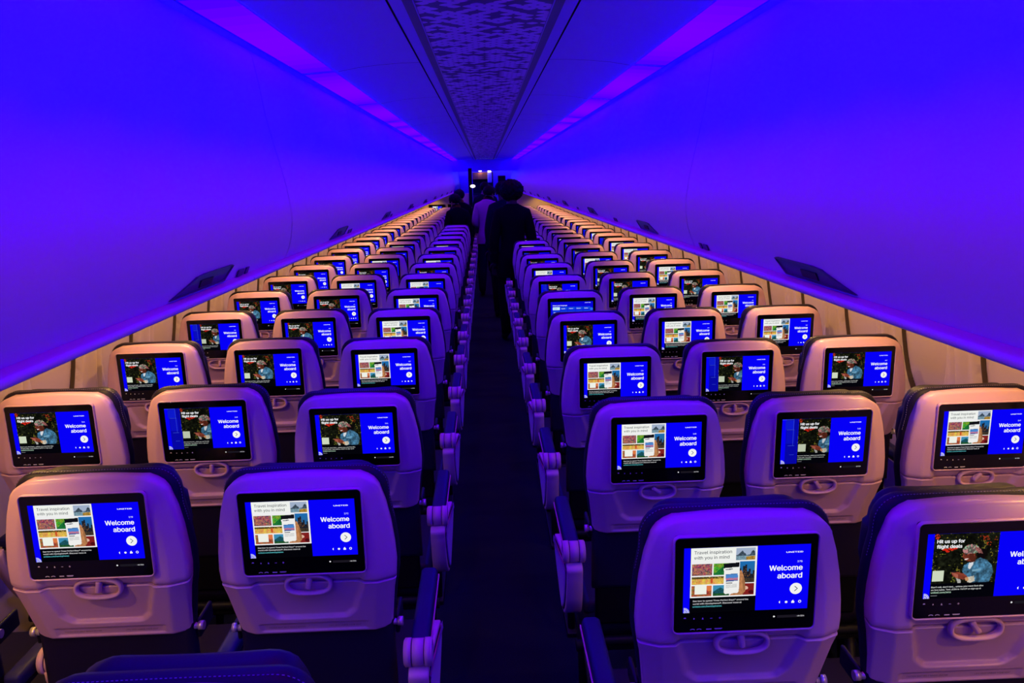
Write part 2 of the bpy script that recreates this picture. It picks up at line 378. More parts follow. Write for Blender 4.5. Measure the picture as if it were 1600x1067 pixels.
BIN_FACE = [(.885, .498), (.874, .470), (.858, .37), (.843, .26), (.822, .16), (.802, .075), (.786, 0), (.776, -.07),
            (.772, -.110), (.7745, -.155), (.782, -.200), (.793, -.238), (.804, -.264), (.812, -.2815)]
BIN_LIP = [(.814, -.2805), (.777, -.2830), (.771, -.286), (.770, -.294), (.773, -.300), (.785, -.305), (.84, -.306), (1.40, -.285), (1.46, -.27)]
BIN_TOP = [(.885, .498), (.889, .498), (.893, .490), (1.10, .36), (1.42, .0), (1.46, -.27)]
def bins():
    L = 2.13; first = 1.12; ordn = ['nearest the camera', 'second from the camera', 'third from the camera', 'fourth from the camera', 'fifth from the camera', 'sixth from the camera', 'seventh from the camera',
                                     'eighth from the camera', 'ninth from the camera', 'tenth from the camera', 'eleventh from the camera', 'twelfth from the camera']
    def handle(s):
        # a long pull pocket just above the sill, its shadow painted dark: sloped top, square far end, ramped near end
        mb = MB(); y0, y1 = (.73, 1.15) if s > 0 else (.97, 1.39)
        def P(y, t, d):          # t: 0 at the sill, 1 at the top of the pocket
            z = -.276+.046*t
            w = np.interp(z, [-.2815, -.264, -.238, -.200], [.812, .804, .793, .782])
            return (s*(w-d), y, Zc(z))
        out = [(y0-.06, .02), (y0+.05, .62), (y0+.10, .92), (y0+.16, 1.0), (y1-.02, 1.0), (y1, .9), (y1-.05, .02)]
        rg = [[P(y, t, -.004) for y, t in out], [P(y, t, .007) for y, t in out],
              [P((y-y0-.2)*.965+y0+.2, (t-.5)*.88+.5, .0075) for y, t in out], [P((y-y0-.2)*.95+y0+.2, (t-.5)*.80+.5, .0035) for y, t in out]]
        loft(mb, rg, 0, True, True, False)
        # latch paddle inside the pocket
        pd = [(y0+.14, .2), (y0+.14, .62), (y0+.24, .62), (y0+.24, .2)]
        loft(mb, [[P(y, t, .003) for y, t in pd], [P(y, t, .0065) for y, t in pd]], 1, True, True, False)
        return mb.mesh('pull_handle', [M['recess'], M['dark']])
    def sign(s, txt):          # two dark tabs and the row number on the sill
        o = 1.90 if s > 0 else 1.47; out = []
        for nm, a, b in (('seat_tab', o, o+.055), ('seat_tab', o+.085, o+.115)):
            mb = MB()
            q = [(s*.799, a, Zc(-.258)), (s*.799, b, Zc(-.258)), (s*.808, b, Zc(-.2790)), (s*.808, a, Zc(-.2790))]
            loft(mb, [q, [(x-s*.004, y, z) for x, y, z in q]], 0, True, True, False); out.append((nm, mb))
        mb = MB()
        def pl(u, v, d): return (s*(.7700-.0012), o+.06-s*u, Zc(-.2955+v))
        text_at(mb, txt, pl, 0, 0, height=.010, align='c', bold=.02, mi=0); out.append(('row_number', mb))
        return [(nm, b_.mesh(nm, [M['recess']])) for nm, b_ in out]
    def base(s, y0, y1, mb):
        g = .0022
        prof = BIN_FACE
        extr(mb, prof, y0+g, y1-g, 0, True, 1, s)
        extr(mb, [(w+.004, z) for w, z in BIN_FACE], y0-g, y0+g, 2, True, 1, s)
        extr(mb, BIN_TOP, y0+g, y1-g, 0, True, 1, s)
    for s, side in ((-1, 'left'), (1, 'right')):
        # part of the bin row behind the camera
        mb = MB(); base(s, Y0, first, mb); extr(mb, BIN_LIP, Y0, first, 1, True, 1, s)
        nm = 'wall_%s_upper' % side; struct(nm, mb.mesh(nm, [M['bin'], M['lip'], M['gap']]))
        hm = handle(s)
        for i in range(12):
            y0 = first+i*L; y1 = min(first+(i+1)*L, Y1)
            e = bpy.data.objects.new('overhead_bin', None); COL.objects.link(e); e.location = (CX, y0, 0)
            tag(e, 'white overhead bin lit blue, row above the %s seats, %s' % (side, ordn[i]), 'overhead bin', 'overhead bins along the %s side' % side)
            sh = Matrix.Translation((-CX, -y0, 0))
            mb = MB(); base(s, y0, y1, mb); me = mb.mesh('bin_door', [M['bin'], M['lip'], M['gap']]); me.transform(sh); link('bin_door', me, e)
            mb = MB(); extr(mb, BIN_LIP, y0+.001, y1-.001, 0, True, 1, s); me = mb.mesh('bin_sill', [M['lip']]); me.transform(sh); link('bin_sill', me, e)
            link('pull_handle', hm, e)
            if i < 6:
                for nm_, sm_ in sign(s, str(37-int(round((y0+1.3-1.5)/.762)))): link(nm_, sm_, e)
        # glowing panels between the bins' top edge and the ceiling
        yb = BRK
        n = 0
        for a, b in zip(yb[:-1], yb[1:]):
            mb = MB()
            pr = [(.712, .5215), (.75, .5190), (.80, .5155), (.84, .5125), (.858, .5112)]
            for k in range(12):
                t = (k+.5)/12; rd = .045+.125*max(0, math.sin(PI*t))**.7; n0 = len(mb.f)
                extr(mb, pr, a+.030+(b-a-.06)*k/12, a+.030+(b-a-.06)*(k+1)/12, 0, True, 1, s)
                for q in range(n0, len(mb.f)): mb.c[q] = (rd/18.5, 0.0, 1.0)
            extr(mb, [(.702, .5190), (.712, .5205)], a+.004, b-.004, 1, True, 1, s)
            extr(mb, [(.858, .5112), (.868, .5118), (.870, .53)], a+.004, b-.004, 2, True, 1, s)
            for c0, c1 in ((a+.004, a+.030), (b-.030, b-.004)):
                extr(mb, [(w, z-.001) for w, z in pr], c0, c1, 1, True, 1, s)
            me = mb.mesh('light_panel', [M['strip'], M['lip'], M['ceil_dark']], True)
            if b <= 1.0:
                o = struct('trim_%d' % (20+int(a*10)+(0 if s < 0 else 100)), me); continue  # unseen light panels behind the camera
            o = link('ceiling_light', me)
            tag(o, 'glowing violet ceiling light panel above the %s bins, %s' % (side, ORD(n)), 'ceiling light', 'violet light panels above the %s bins' % side); n += 1
def ORD(n):
    w = ['nearest the camera', 'second', 'third', 'fourth', 'fifth', 'sixth', 'seventh', 'eighth', 'ninth', 'tenth', 'eleventh', 'twelfth', 'thirteenth', 'fourteenth', 'fifteenth',
         'sixteenth', 'seventeenth', 'eighteenth', 'nineteenth', 'twentieth', 'twenty-first', 'twenty-second', 'twenty-third', 'twenty-fourth', 'twenty-fifth', 'twenty-sixth']
    return w[n] if n == 0 else w[n]+' from the camera'

# ================================================================== SEAT
ZT = 1.1035                      # height of the screen's top edge
SW, SH = 0.2616, 0.1909          # screen
SEAM = 0.2215
VB = 0.372
_V = [-.0225, -.0205, -.014, -.005, .008, .05, .10, .15, .19, .2215, .25, .372]
_W = [.110, .126, .143, .156, .166, .1785, .188, .1935, .1955, .193, .187, .172]
def wv(v): return np.interp(v, _V, _W)
def sm(x): x = np.clip(x, 0, 1); return x*x*(3-2*x)
OUT = []
for v in np.concatenate([[-.0225, -.0218, -.0205, -.0178, -.014, -.0095, -.005], np.linspace(.003, VB, 26)]): OUT.append((wv(v), v))
OUT = np.array(OUT+[(-a, b) for a, b in OUT[::-1]])
def edge_dist(x, v):
    best = np.full(x.shape, 9.0); top = np.zeros(x.shape, bool)
    P = OUT; n = len(P)
    for i in range(n):
        a = P[i]; b = P[(i+1) % n]; d = b-a; L2 = d@d
        if L2 < 1e-12: continue
        if a[1] > VB-.005 and b[1] > VB-.005: continue
        t = np.clip(((x-a[0])*d[0]+(v-a[1])*d[1])/L2, 0, 1)
        r = np.hypot(x-a[0]-t*d[0], v-a[1]-t*d[1])
        k = r < best; best = np.where(k, r, best)
    return best
def depth(x, v):
    e = edge_dist(x, v)
    near_top = sm((.035-v)/.05)*sm((.15-np.abs(x))/.05)
    ee = e*(1+.75*near_top)
    d = np.interp(ee, [0, .0025, .006, .034, .0375, 1], [.0265, .0205, .0180, .0045, .003, .003])
    d = d + np.where(v > SEAM, (v-SEAM)*.29, 0)
    # bottom edge rolls under
    d = d + .014*sm((v-(VB-.014))/.014)**2
    # sunken middle of the fold-down table, running up to the screen
    hw = .121-.026*sm((v-.20)/.11)-.022*sm((v-.295)/.03)
    u = sm((hw-np.abs(x))/.012+.5)*sm((.3180-v)/.0085+.5)*sm((v-.16)/.02)
    d = d + .0120*u
    # long slot for the placard
    s = sm((.120-np.abs(x))/.003+.5)*sm((.0105-np.abs(v-.3455))/.002+.5)
    return d + .004*s
def zz(x, v): return ZT-v+.005*np.clip(1-(x/.13)**2, 0, 1)*sm((.01-v)/.04)
def field(name, v0, v1, nv, ns, lip0, lip1):
    vs_ = np.linspace(v0, v1, nv) if v0 > 0 else np.concatenate([np.linspace(-.0225, .0, 12), np.linspace(.004, v1, nv-12)])
    s = np.linspace(-1, 1, ns); s = np.sign(s)*(1-(1-np.abs(s))**1.35)
    X = np.array([s*wv(v) for v in vs_]); V = np.repeat(vs_[:, None], ns, 1)
    D = depth(X, V); Z = zz(X, V)
    # groove lips at the seam
    if lip1: D[-1] += .0045
    if lip0: D[0] += .0035; D[1] -= .0012
    nv = len(vs_); mb = MB()
    pts = [(X[i, j], D[i, j], Z[i, j]) for i in range(nv) for j in range(ns)]
    fs = [(i*ns+j, (i+1)*ns+j, (i+1)*ns+j+1, i*ns+j+1) for i in range(nv-1) for j in range(ns-1)]
    # skirt back to the cushion
    loop = [(0, j) for j in range(ns)]+[(i, ns-1) for i in range(1, nv)]+[(nv-1, j) for j in range(ns-2, -1, -1)]+[(i, 0) for i in range(nv-2, 0, -1)]
    o = len(pts)
    for i, j in loop: pts.append((X[i, j]*.985, max(.062, D[i, j]+.012), Z[i, j]-(.003 if i == 0 and not lip0 else 0)))
    n = len(loop)
    for k in range(n):
        a = loop[k]; b = loop[(k+1) % n]
        fs.append((a[0]*ns+a[1], b[0]*ns+b[1], o+(k+1) % n, o+k))
    fs.append(tuple(o+k for k in range(n)))
    mb.add(pts, fs, 0, True)
    return mb
def shell_mesh():
    mb = field('back_shell', -.0225, SEAM-.0012, 44, 61, False, True)
    # thin raised frame round the screen
    p = rr(SW/2+.0016, SH/2+.0016, .010, 5)
    tube_loop(mb, [(a, -.0012, ZT-SH/2+b) for a, b in p], .0019, .0058, (0, 1, 0), 0, 8)
    return mb.mesh('back_shell', [M['shell']])
def table_mesh(near):
    mb = field('tray_table', SEAM+.0012, VB, 74, 73, True, False)
    if near:
        pl = lambda u, v, d: (u, depth(np.array([u]), np.array([.3455]))[0]-.0006, ZT-.348+v)
        text_at(mb, 'FASTEN SEAT BELT WHILE SEATED', pl, -.104, 0, width=.082, mi=1)
        text_at(mb, 'LIFE VEST UNDER YOUR SEAT', pl, .104, 0, width=.072, align='r', mi=1)
    return mb.mesh('tray_table', [M['shell'], M['ink']])
def latch_meshes():
    mb = MB(); n = 40; pts = []
    for i in range(n):
        a = 2*PI*i/n; c, s_ = math.cos(a), math.sin(a)
        pts.append((.0485*np.sign(c)*abs(c)**.72, -.001, .0215*np.sign(s_)*abs(s_)**.85))
    tube_loop(mb, pts, .0052, .0085, (0, 1, 0), 0, 10)
    ring = mb.mesh('latch_ring', [M['shell']])
    mb = MB(); rbox(mb, (0, 0, .004), (.0125, .017, .030), .005)
    return ring, mb.mesh('latch_lever', [M['shell']])
def cushion(name, hw_s, top, bot, d0, d1, r, seam=True, wing=0.0):
    """cushion slab behind the shell (away from the camera)"""
    mb = MB(); o = []
    zs = np.linspace(0, 1, 15)
    side = []
    for t in zs:
        v = top+(bot-top)*t
        side.append((hw_s(v), ZT-v))
    k = 7; c = []
    for i in range(k):      # rounded top corner
        a = PI/2*i/(k-1); c.append((side[1][0]-r+r*math.sin(a), side[0][1]-r+r*math.cos(a)))
    right = c+[p for p in side if p[1] < side[0][1]-r-.004]
    poly = [(a, b+wing*(abs(a)/.13)**2*(1 if b > side[0][1]-.03 else 0)) for a, b in right]
    xs = np.linspace(poly[0][0], -poly[0][0], 7)[1:-1]
    tops = [(x, side[0][1]+wing*(abs(x)/.13)**2) for x in xs]
    P = np.array(poly[::-1]+tops+[(-a, b) for a, b in poly])      # counter-clockwise
    slab(mb, P, [(.016, d0), (.005, d0+.004), (0, d0+.014), (0, d1-.022), (.006, d1-.008), (.024, d1)], XZ)
    if seam:
        q = inset(P, .0025); top_pts = [(u, d0+.012, v) for u, v in q]
        for i in range(len(top_pts)):
            a, b = Vector(top_pts[i-1]), Vector(top_pts[i])
            L = (b-a).length
            if min(a.z, b.z) < ZT-.12 or L < 1e-4: continue
            m_ = max(1, int(L/.006))
            for j in range(m_):
                p = a.lerp(b, (j+.2)/m_); q2 = a.lerp(b, (j+.7)/m_); nrm = Vector((p.x, 0, p.z-(ZT-.1))).normalized()*.0034
                cyl(mb, p+nrm, q2+nrm, .0007, n=4, mi=1, smooth=False)
    return mb.mesh(name, [M['leather'], M['stitch']])
# ---- screens
def PLQ(u, v, d=0.0): return (-SW/2+u*SW, -.0046-d, ZT-v*SH)          # u right, v down, both 0..1
def q2(mb, u0, v0, u1, v1, col, d=0.0):
    mb.add([PLQ(u0, v0, d), PLQ(u1, v0, d), PLQ(u1, v1, d), PLQ(u0, v1, d)], [(0, 1, 2, 3)], 0, False, col)
def poly(mb, pts, col, d): mb.add([PLQ(u, v, d) for u, v in pts], [tuple(range(len(pts)))], 0, False, col)
def disc(mb, u, v, r, col, d, n=28): poly(mb, [(u+r*math.cos(2*PI*i/n), v+r*SW/SH*math.sin(2*PI*i/n)) for i in range(n)], col, d)
def txt(mb, s, u, v, w=None, h=None, align='l', bold=0., col=(.9, .9, .92), d=.0006):
    text_at(mb, s, lambda a, b, dd: (-SW/2+a, -.0046-dd, ZT+b), u*SW, -v*SH, width=w*SW if w else None, height=h*SH if h else None, align=align, bold=bold, col=col, d=d)
BLUE = (0.002, 0.0, 0.93)
def raster(mb, img, u0, v0, u1, v1, d=0.0002):
    H, W, _ = img.shape; o = len(mb.v)
    us = np.linspace(u0, u1, W+1); vs = np.linspace(v0, v1, H+1)
    pts = [PLQ(u, v, d) for v in vs for u in us]
    fs = []; cs = []
    for i in range(H):
        for j in range(W):
            fs.append((i*(W+1)+j, i*(W+1)+j+1, (i+1)*(W+1)+j+1, (i+1)*(W+1)+j)); cs.append(tuple(img[i, j]))
    mb.add(pts, fs, 0, False, cs)
def lin(img): return np.where(img <= .04045, img/12.92, ((img+.055)/1.055)**2.4)
def noise(H, W, k, seed):
    g = np.random.default_rng(seed).random((max(2, H//k+2), max(2, W//k+2)))
    yi = np.linspace(0, g.shape[0]-1.001, H); xi = np.linspace(0, g.shape[1]-1.001, W)
    y0 = yi.astype(int); x0 = xi.astype(int); fy = (yi-y0)[:, None]; fx = (xi-x0)[None]
    return (g[y0][:, x0]*(1-fx)+g[y0][:, x0+1]*fx)*(1-fy)+(g[y0+1][:, x0]*(1-fx)+g[y0+1][:, x0+1]*fx)*fy
def ell(X, Y, cx, cy, a, b, rot=0.0):
    c, s = math.cos(rot), math.sin(rot); dx = X-cx; dy = Y-cy
    return ((dx*c+dy*s)/a)**2+((-dx*s+dy*c)/b)**2 < 1
def inpoly(X, Y, P):
    r = np.zeros(X.shape, bool); n = len(P)
    for i in range(n):
        (x1, y1), (x2, y2) = P[i-1], P[i]
        if y1 == y2: continue
        k = ((y1 > Y) != (y2 > Y)) & (X < (x2-x1)*(Y-y1)/(y2-y1)+x1); r ^= k
    return r
def pic_deals():
    W, H = 120, 102; X, Y = np.meshgrid((np.arange(W)+.5)/W, (np.arange(H)+.5)/H); im = np.zeros((H, W, 3))
    n1 = noise(H, W, 3, 1); n2 = noise(H, W, 7, 2); n3 = noise(H, W, 2, 3); n4 = noise(H, W, 12, 12)
    g = .015+.17*n1*n2+.05*n3*n3
    im[..., 0] = g*.95; im[..., 1] = g*1.05; im[..., 2] = g*.65
    k = (n3*n2 > .60); im[k] = np.array([.62, .55, .18])*(.5+.6*n1[k][:, None])
    k = (n3 > .84) & (n4 > .55); im[k] = np.array([.40, .42, .13])*(.6+.7*n1[k][:, None])
    k = (n2 > .70) & (n4 > .55) & (n3 > .55) & (Y < .16); im[k] = (.55, .17, .08)
    k = ell(X, Y, .04, .06, .04, .06) & (n3 > .5); im[k] = (.72, .20, .10)
    k = ell(X, Y, .86, .22, .05, .04) & (n3 > .6); im[k] = (.70, .22, .10)
    # braids behind the neck
    k = ell(X, Y, .755, .42, .075, .10, .4); im[k] = (.05, .035, .035)
    k = inpoly(X, Y, [(.72, .36), (.79, .44), (.80, .55), (.72, .50)]); im[k] = (.06, .03, .04)
    # jacket
    jk = inpoly(X, Y, [(.49, .64), (.55, .60), (.64, .555), (.73, .50), (.84, .555), (.92, .66), (.955, .80), (.93, .90), (.90, 1.0), (.60, 1.0), (.56, .93), (.50, .86), (.47, .74)])
    sh = .55*noise(H, W, 8, 5)+.45*noise(H, W, 3, 15)
    im[jk] = np.array([.27, .47, .60])*(.30+1.25*sh[jk][:, None])
    k = jk & inpoly(X, Y, [(.80, .60), (.955, .80), (.93, .92), (.84, .86)]); im[k] = im[k]*.78
    k = jk & inpoly(X, Y, [(.62, .735), (.76, .725), (.76, .765), (.63, .78)]); im[k] = (.44, .62, .72)
    k = jk & inpoly(X, Y, [(.70, .80), (.745, .80), (.74, 1.0), (.69, 1.0)]); im[k] = im[k]*.70
    # shirt, cuffs
    k = inpoly(X, Y, [(.565, .60), (.64, .565), (.63, .64), (.59, .73), (.555, .70)]); im[k] = (.83, .84, .86)
    k = inpoly(X, Y, [(.57, .885), (.665, .865), (.68, .97), (.62, 1.0), (.57, .99)]); im[k] = np.array([.80, .77, .70])*(.8+.3*n1[k][:, None])
    k = inpoly(X, Y, [(.39, .90), (.46, .93), (.47, 1.0), (.42, 1.0)]); im[k] = (.66, .66, .64)
    # head and neck
    skin = np.array([.46, .20, .14])
    k = inpoly(X, Y, [(.58, .50), (.68, .46), (.655, .575), (.58, .60)]); im[k] = skin*.62
    k = ell(X, Y, .555, .445, .092, .125, -.18); im[k] = skin*(.75+.5*noise(H, W, 4, 8)[k][:, None])
    k = ell(X, Y, .60, .46, .045, .10, -.1); im[k] = skin*.70
    k = inpoly(X, Y, [(.468, .43), (.448, .475), (.478, .485)]); im[k] = skin*1.15
    k = ell(X, Y, .507, .425, .022, .012); im[k] = (.08, .05, .05)
    k = ell(X, Y, .520, .522, .030, .014, -.35); im[k] = (.90, .82, .80)
    k = ell(X, Y, .635, .43, .014, .030); im[k] = skin*.95
    # head wrap
    hw = ell(X, Y, .575, .335, .125, .105, -.12) & (Y < .415-.10*(X-.57))
    nn = noise(H, W, 3, 6)
    im[hw] = np.where((nn[hw] > .52)[:, None], np.array([.52, .62, .52]), np.array([.36, .33, .31]))*(.75+.5*n3[hw][:, None])
    k = hw & (noise(H, W, 4, 9) > .62); im[k] = (.72, .50, .50)
    k = inpoly(X, Y, [(.63, .27), (.73, .33), (.765, .42), (.70, .41), (.66, .36)]); im[k] = np.array([.56, .34, .33])*(.7+.6*n3[k][:, None])
    # hands round a dark phone
    k = inpoly(X, Y, [(.285, .765), (.335, .745), (.43, .80), (.41, .83)]); im[k] = (.10, .08, .09)
    k = inpoly(X, Y, [(.31, .80), (.40, .775), (.50, .81), (.55, .86), (.57, .93), (.49, .93), (.40, .90), (.335, .86)]); im[k] = np.array([.50, .22, .16])*(.75+.5*n1[k][:, None])
    for q in range(4):
        k = inpoly(X, Y, [(.30+.02*q, .79+.028*q), (.325+.02*q, .78+.028*q), (.42, .83+.02*q), (.41, .845+.02*q)]); im[k] = (.66, .36, .29)
    k = inpoly(X, Y, [(.525, .90), (.575, .88), (.585, .96), (.54, .96)]); im[k] = (.78, .56, .38)
    # red pen scribble
    for q, (cx, cy, a, b) in enumerate(((.165, .315, .035, .018), (.205, .335, .022, .028), (.25, .30, .03, .022), (.285, .325, .022, .02), (.33, .295, .035, .024), (.225, .36, .03, .012))):
        k = ell(X, Y, cx, cy, a, b, -.2); im[k] = (.80, .14, .08)
    # blank pale tile
    k = (X > .02) & (X < .195) & (Y > .735) & (Y < .955); im[k] = (.80, .84, .74)
    return lin(np.clip(im, 0, 1))
def pic_travel():
    W, H = 144, 116; X, Y = np.meshgrid((np.arange(W)+.5)/W, (np.arange(H)+.5)/H); im = np.full((H, W, 3), .93)
    n1 = noise(H, W, 2, 21); n2 = noise(H, W, 4, 22); n3 = noise(H, W, 1, 23)
    def box(x0, y0, x1, y1): return (X > x0) & (X < x1) & (Y > y0) & (Y < y1)
    # mountain lake
    b = box(.68, .03, .97, .27); im[b] = (.62, .68, .78)
    k = b & (Y > .05+.10*np.abs(np.sin(X*19+1))+.04*n2) & (Y < .19); im[k] = np.array([.24, .30, .36])*(.6+.8*n1[k][:, None])
    k = b & (Y > .185); im[k] = np.array([.46, .58, .64])*(.8+.4*n1[k][:, None])
    k = b & (Y > .19+.05*(.97-X)) & (X > .83); im[k] = np.array([.72, .55, .22])*(.5+.8*n3[k][:, None])
    # harbour city
    b = box(.02, .32, .325, .55); base = np.stack([.26+.5*n1, .20+.32*n2, .22+.34*n3], -1); im[b] = base[b]*np.array([1.05, .9, .95])
    k = b & (n3 > .74); im[k] = (.85, .55, .30)
    k = b & (n3 < .22); im[k] = (.08, .08, .16)
    # green hills
    b = box(.345, .32, .60, .55); im[b] = (np.stack([.20+.38*n2, .40+.45*n1, .10+.16*n3], -1))[b]
    k = b & (Y > .45+.06*np.sin(X*22)); im[k] = np.array([.10, .42, .20])*(.6+.8*n3[k][:, None])
    # city skyline at dusk
    b = box(.74, .29, .97, .72); t = (Y-.29)/.43; im[b] = (np.stack([.10+.12*t, .42-.05*t, .70-.2*t], -1))[b]
    sk = .45+.10*np.floor(n2*4)/4*1.0
    colid = (X*34).astype(int); hs = np.array([.46, .40, .50, .36, .33, .47, .42, .52, .45, .38, .48, .41])[colid % 12]
    k = b & (Y > hs+.03); im[k] = np.array([.10, .11, .15])*(.7+.8*n3[k][:, None])
    k = b & (Y > hs+.10) & (n3 > .72); im[k] = (.50, .33, .16)
    k = b & (Y > .64); im[k] = np.array([.24, .20, .16])*(.6+.8*n3[k][:, None])
    # autumn park
    b = box(.02, .575, .60, .735); im[b] = (np.stack([.80+.2*n1, .56+.3*n2, .18+.3*n3], -1)*.95)[b]
    k = b & (Y < .625) & (n1 > .35); im[k] = np.array([.26, .22, .10])*(.7+.9*n3[k][:, None])
    k = b & (n3 > .80) & (Y > .62); im[k] = (.70, .28, .08)
    k = b & ell(X, Y, .325, .66, .018, .06); im[k] = (.78, .30, .16)
    # food
    b = box(.02, .755, .325, .975); im[b] = (np.stack([.38+.5*n1, .18+.3*n2, .10+.2*n3], -1))[b]
    k = b & ell(X, Y, .29, .80, .05, .07); im[k] = (.85, .46, .26)
    # blank pale tile
    k = box(.07, .73, .25, .93); im[k] = (.93, .94, .90)
    # island
    b = box(.345, .755, .60, .975); im[b] = (.24, .55, .70)
    k = b & (Y > .80+.10*np.abs(X-.46)/.1*.8); im[k] = np.array([.10, .30, .34])*(.6+.9*n3[k][:, None])
    k = b & (Y > .92); im[k] = np.array([.12, .32, .16])*(.6+.8*n3[k][:, None])
    # red plate
    b = box(.80, .745, .97, .975); im[b] = np.array([.50, .12, .12])
    k = b & ell(X, Y, .84, .83, .045, .035, .4); im[k] = (.88, .70, .62)
    k = b & ell(X, Y, .93, .92, .04, .04); im[k] = (.30, .05, .08)
    # hand holding a phone
    hand = np.array([.74, .50, .32])
    k = inpoly(X, Y, [(.745, .48), (.775, .475), (.80, .56), (.825, .68), (.84, .82), (.84, .90), (.79, .975), (.60, .975), (.66, .90), (.74, .86), (.74, .60)]); im[k] = hand*(.85+.25*n2[k][:, None])
    k = inpoly(X, Y, [(.79, .58), (.83, .70), (.84, .86), (.815, .90), (.795, .74)]); im[k] = hand*.80
    k = inpoly(X, Y, [(.50, .33), (.73, .31), (.74, .90), (.72, .93), (.54, .945), (.515, .92)]); im[k] = (.93, .93, .92)
    k = inpoly(X, Y, [(.495, .33), (.735, .31), (.738, .40), (.50, .42)]); im[k] = (.06, .06, .09)
    k = inpoly(X, Y, [(.53, .44), (.64, .43), (.64, .45), (.53, .46)]); im[k] = (.40, .42, .46)
    k = inpoly(X, Y, [(.535, .545), (.715, .53), (.717, .545), (.535, .56)]); im[k] = (.20, .40, .62)
    ph = inpoly(X, Y, [(.535, .56), (.718, .545), (.722, .68), (.54, .695)]); im[ph] = (.30, .52, .80)
    k = ph & (Y > .62) & (Y < .665) & (n3 > .35); im[k] = (.85, .42, .42)
    k = ph & (Y > .665); im[k] = (.16, .34, .60)
    k = inpoly(X, Y, [(.54, .72), (.64, .715), (.64, .73), (.54, .735)]); im[k] = (.30, .30, .33)
    for yy in (.76, .785, .81):
        k = inpoly(X, Y, [(.54, yy), (.71, yy-.01), (.71, yy-.002), (.54, yy+.008)]); im[k] = (.62, .62, .62)
    return lin(np.clip(im, 0, 1))
PIC = {}
def display(kind):
    mb = MB()
    A0, A1, V0, V1 = .062, .947, .104, .785
    D1, D2, D3, D4 = .0002, .0003, .0005, .0006
    W = (.92, .92, .95)
    def right(bold=.008):
        txt(mb, 'UNITED', .893, .188, w=.117, h=.020, align='r', bold=.022, col=W)
        txt(mb, 'Welcome', .895, .369, w=.232, align='r', bold=.020, col=W)
        txt(mb, 'aboard', .895, .452, w=.172, align='r', bold=.020, col=W)
        disc(mb, .857, .567, .0435, (.88, .88, .88), D3)
        for (a, b) in (((.848, .541), (.868, .567)), ((.868, .567), (.848, .593))):
            du, dv = b[0]-a[0], b[1]-a[1]; n = math.hypot(du, dv); nu, nv = -dv/n*.003, du/n*.003
            poly(mb, [(a[0]+nu, a[1]+nv), (b[0]+nu, b[1]+nv), (b[0]-nu, b[1]-nv), (a[0]-nu, a[1]-nv)], (.03, .05, .07), D4)
        # four little service icons
        poly(mb, [(.742, .700), (.750, .692), (.750, .722), (.742, .712)], W, D3)
        q2(mb, .785, .700, .803, .715, W, D3); disc(mb, .794, .707, .009, W, D3, 10)
        poly(mb, [(.831, .703), (.840, .688), (.846, .690), (.846, .701), (.853, .703), (.851, .720), (.831, .720)], W, D3)
        disc(mb, .890, .706, .011, W, D3, 14); disc(mb, .890, .706, .0065, BLUE, D4, 14)
    def wifi():
        for k, (r0, r1) in enumerate(((.0, .010), (.014, .021), (.026, .034), (.037, .041))):
            P = [(.068+r1*math.cos(a), .784-r1*SW/SH*math.sin(a)) for a in np.linspace(0, PI/2, 7)]+[(.068+r0*math.cos(a), .784-r0*SW/SH*math.sin(a)) for a in np.linspace(PI/2, 0, 7)]
            poly(mb, P, (.62, .62, .80), D3)
    def bar():
        poly(mb, [(.712, .848), (.722, .860), (.712, .872)], (.8, .8, .8), D1); q2(mb, .707, .853, .713, .867, (.8, .8, .8), D1)
        q2(mb, .735, .848, .93, .876, (.010, .008, .014), D1)
        txt(mb, '-4h 32m', .928, .868, h=.018, align='r', bold=.014, col=(.72, .72, .74), d=D2)
    if kind in 'TS':
        sh = 0.0 if kind == 'T' else -.03
        q2(mb, A0, V0, A1, V1, BLUE)
        q2(mb, .108, V0, .575, V1, (.0008, .0008, .0025), D1)
        raster(mb, PIC['T'], .110+sh, V0+.002, .573+sh, .626, D2)
        q2(mb, .110+sh, V0+.002, .418+sh, .232, (.86, .88, .84), D3)
        g = (.04, .05, .07)
        txt(mb, 'Travel inspiration', .133+sh, .168, w=.262, col=g, d=D4, bold=.006)
        txt(mb, 'with you in mind', .133+sh, .222, w=.245, col=g, d=D4, bold=.006)
        txt(mb, 'See how to spend Three Perfect Days\u2122 around the', .131, .668, w=.392, bold=.008, col=(.7, .7, .72))
        txt(mb, 'world with Hemispheres\u00ae. Discover more at', .131, .698, w=.345, bold=.008, col=(.7, .7, .72))
        txt(mb, 'united.com/hemispheres', .131, .728, w=.205, bold=.008, col=(.10, .52, .56))
        wifi()
    elif kind in 'DM':
        sh = 0.0 if kind == 'D' else .125
        q2(mb, A0, V0, A1, V1, BLUE)
        if kind == 'M':
            q2(mb, A0+.045, V0, A0+.17, V1, (.002, .002, .36), D1)
            q2(mb, A0+.035, V0+.02, A0+.125, V0+.155, (.004, .01, .60), D2); q2(mb, A0+.05, V0+.17, A0+.14, V0+.37, (.003, .004, .50), D2)
            for (a, b, c, e) in ((A0+.0, V0+.004, A0+.12, V0+.009), (A0+.05, V0+.158, A0+.13, V0+.162), (A0+.07, V0+.40, A0+.14, V0+.404), (A0+.12, V0, A0+.1225, V0+.40), (A0+.09, V0+.54, A0+.14, V0+.543)):
                q2(mb, a, b, c, e, (.05, .10, .75), D3)
        im = PIC['D']; W_ = im.shape[1]; n = W_ if kind == 'D' else int(W_*(.575-.11-sh)/(.465))
        q2(mb, .110+sh, V0, .575, V1, (.0010, .0010, .0030), D1)
        raster(mb, im[:, :n]*(1.0 if kind == 'D' else .8), .110+sh, V0, .110+sh+(.465)*n/W_, .628, D2)
        txt(mb, 'Hit us up for', .131+sh, .200, w=.196, bold=.026, col=W, d=D4)
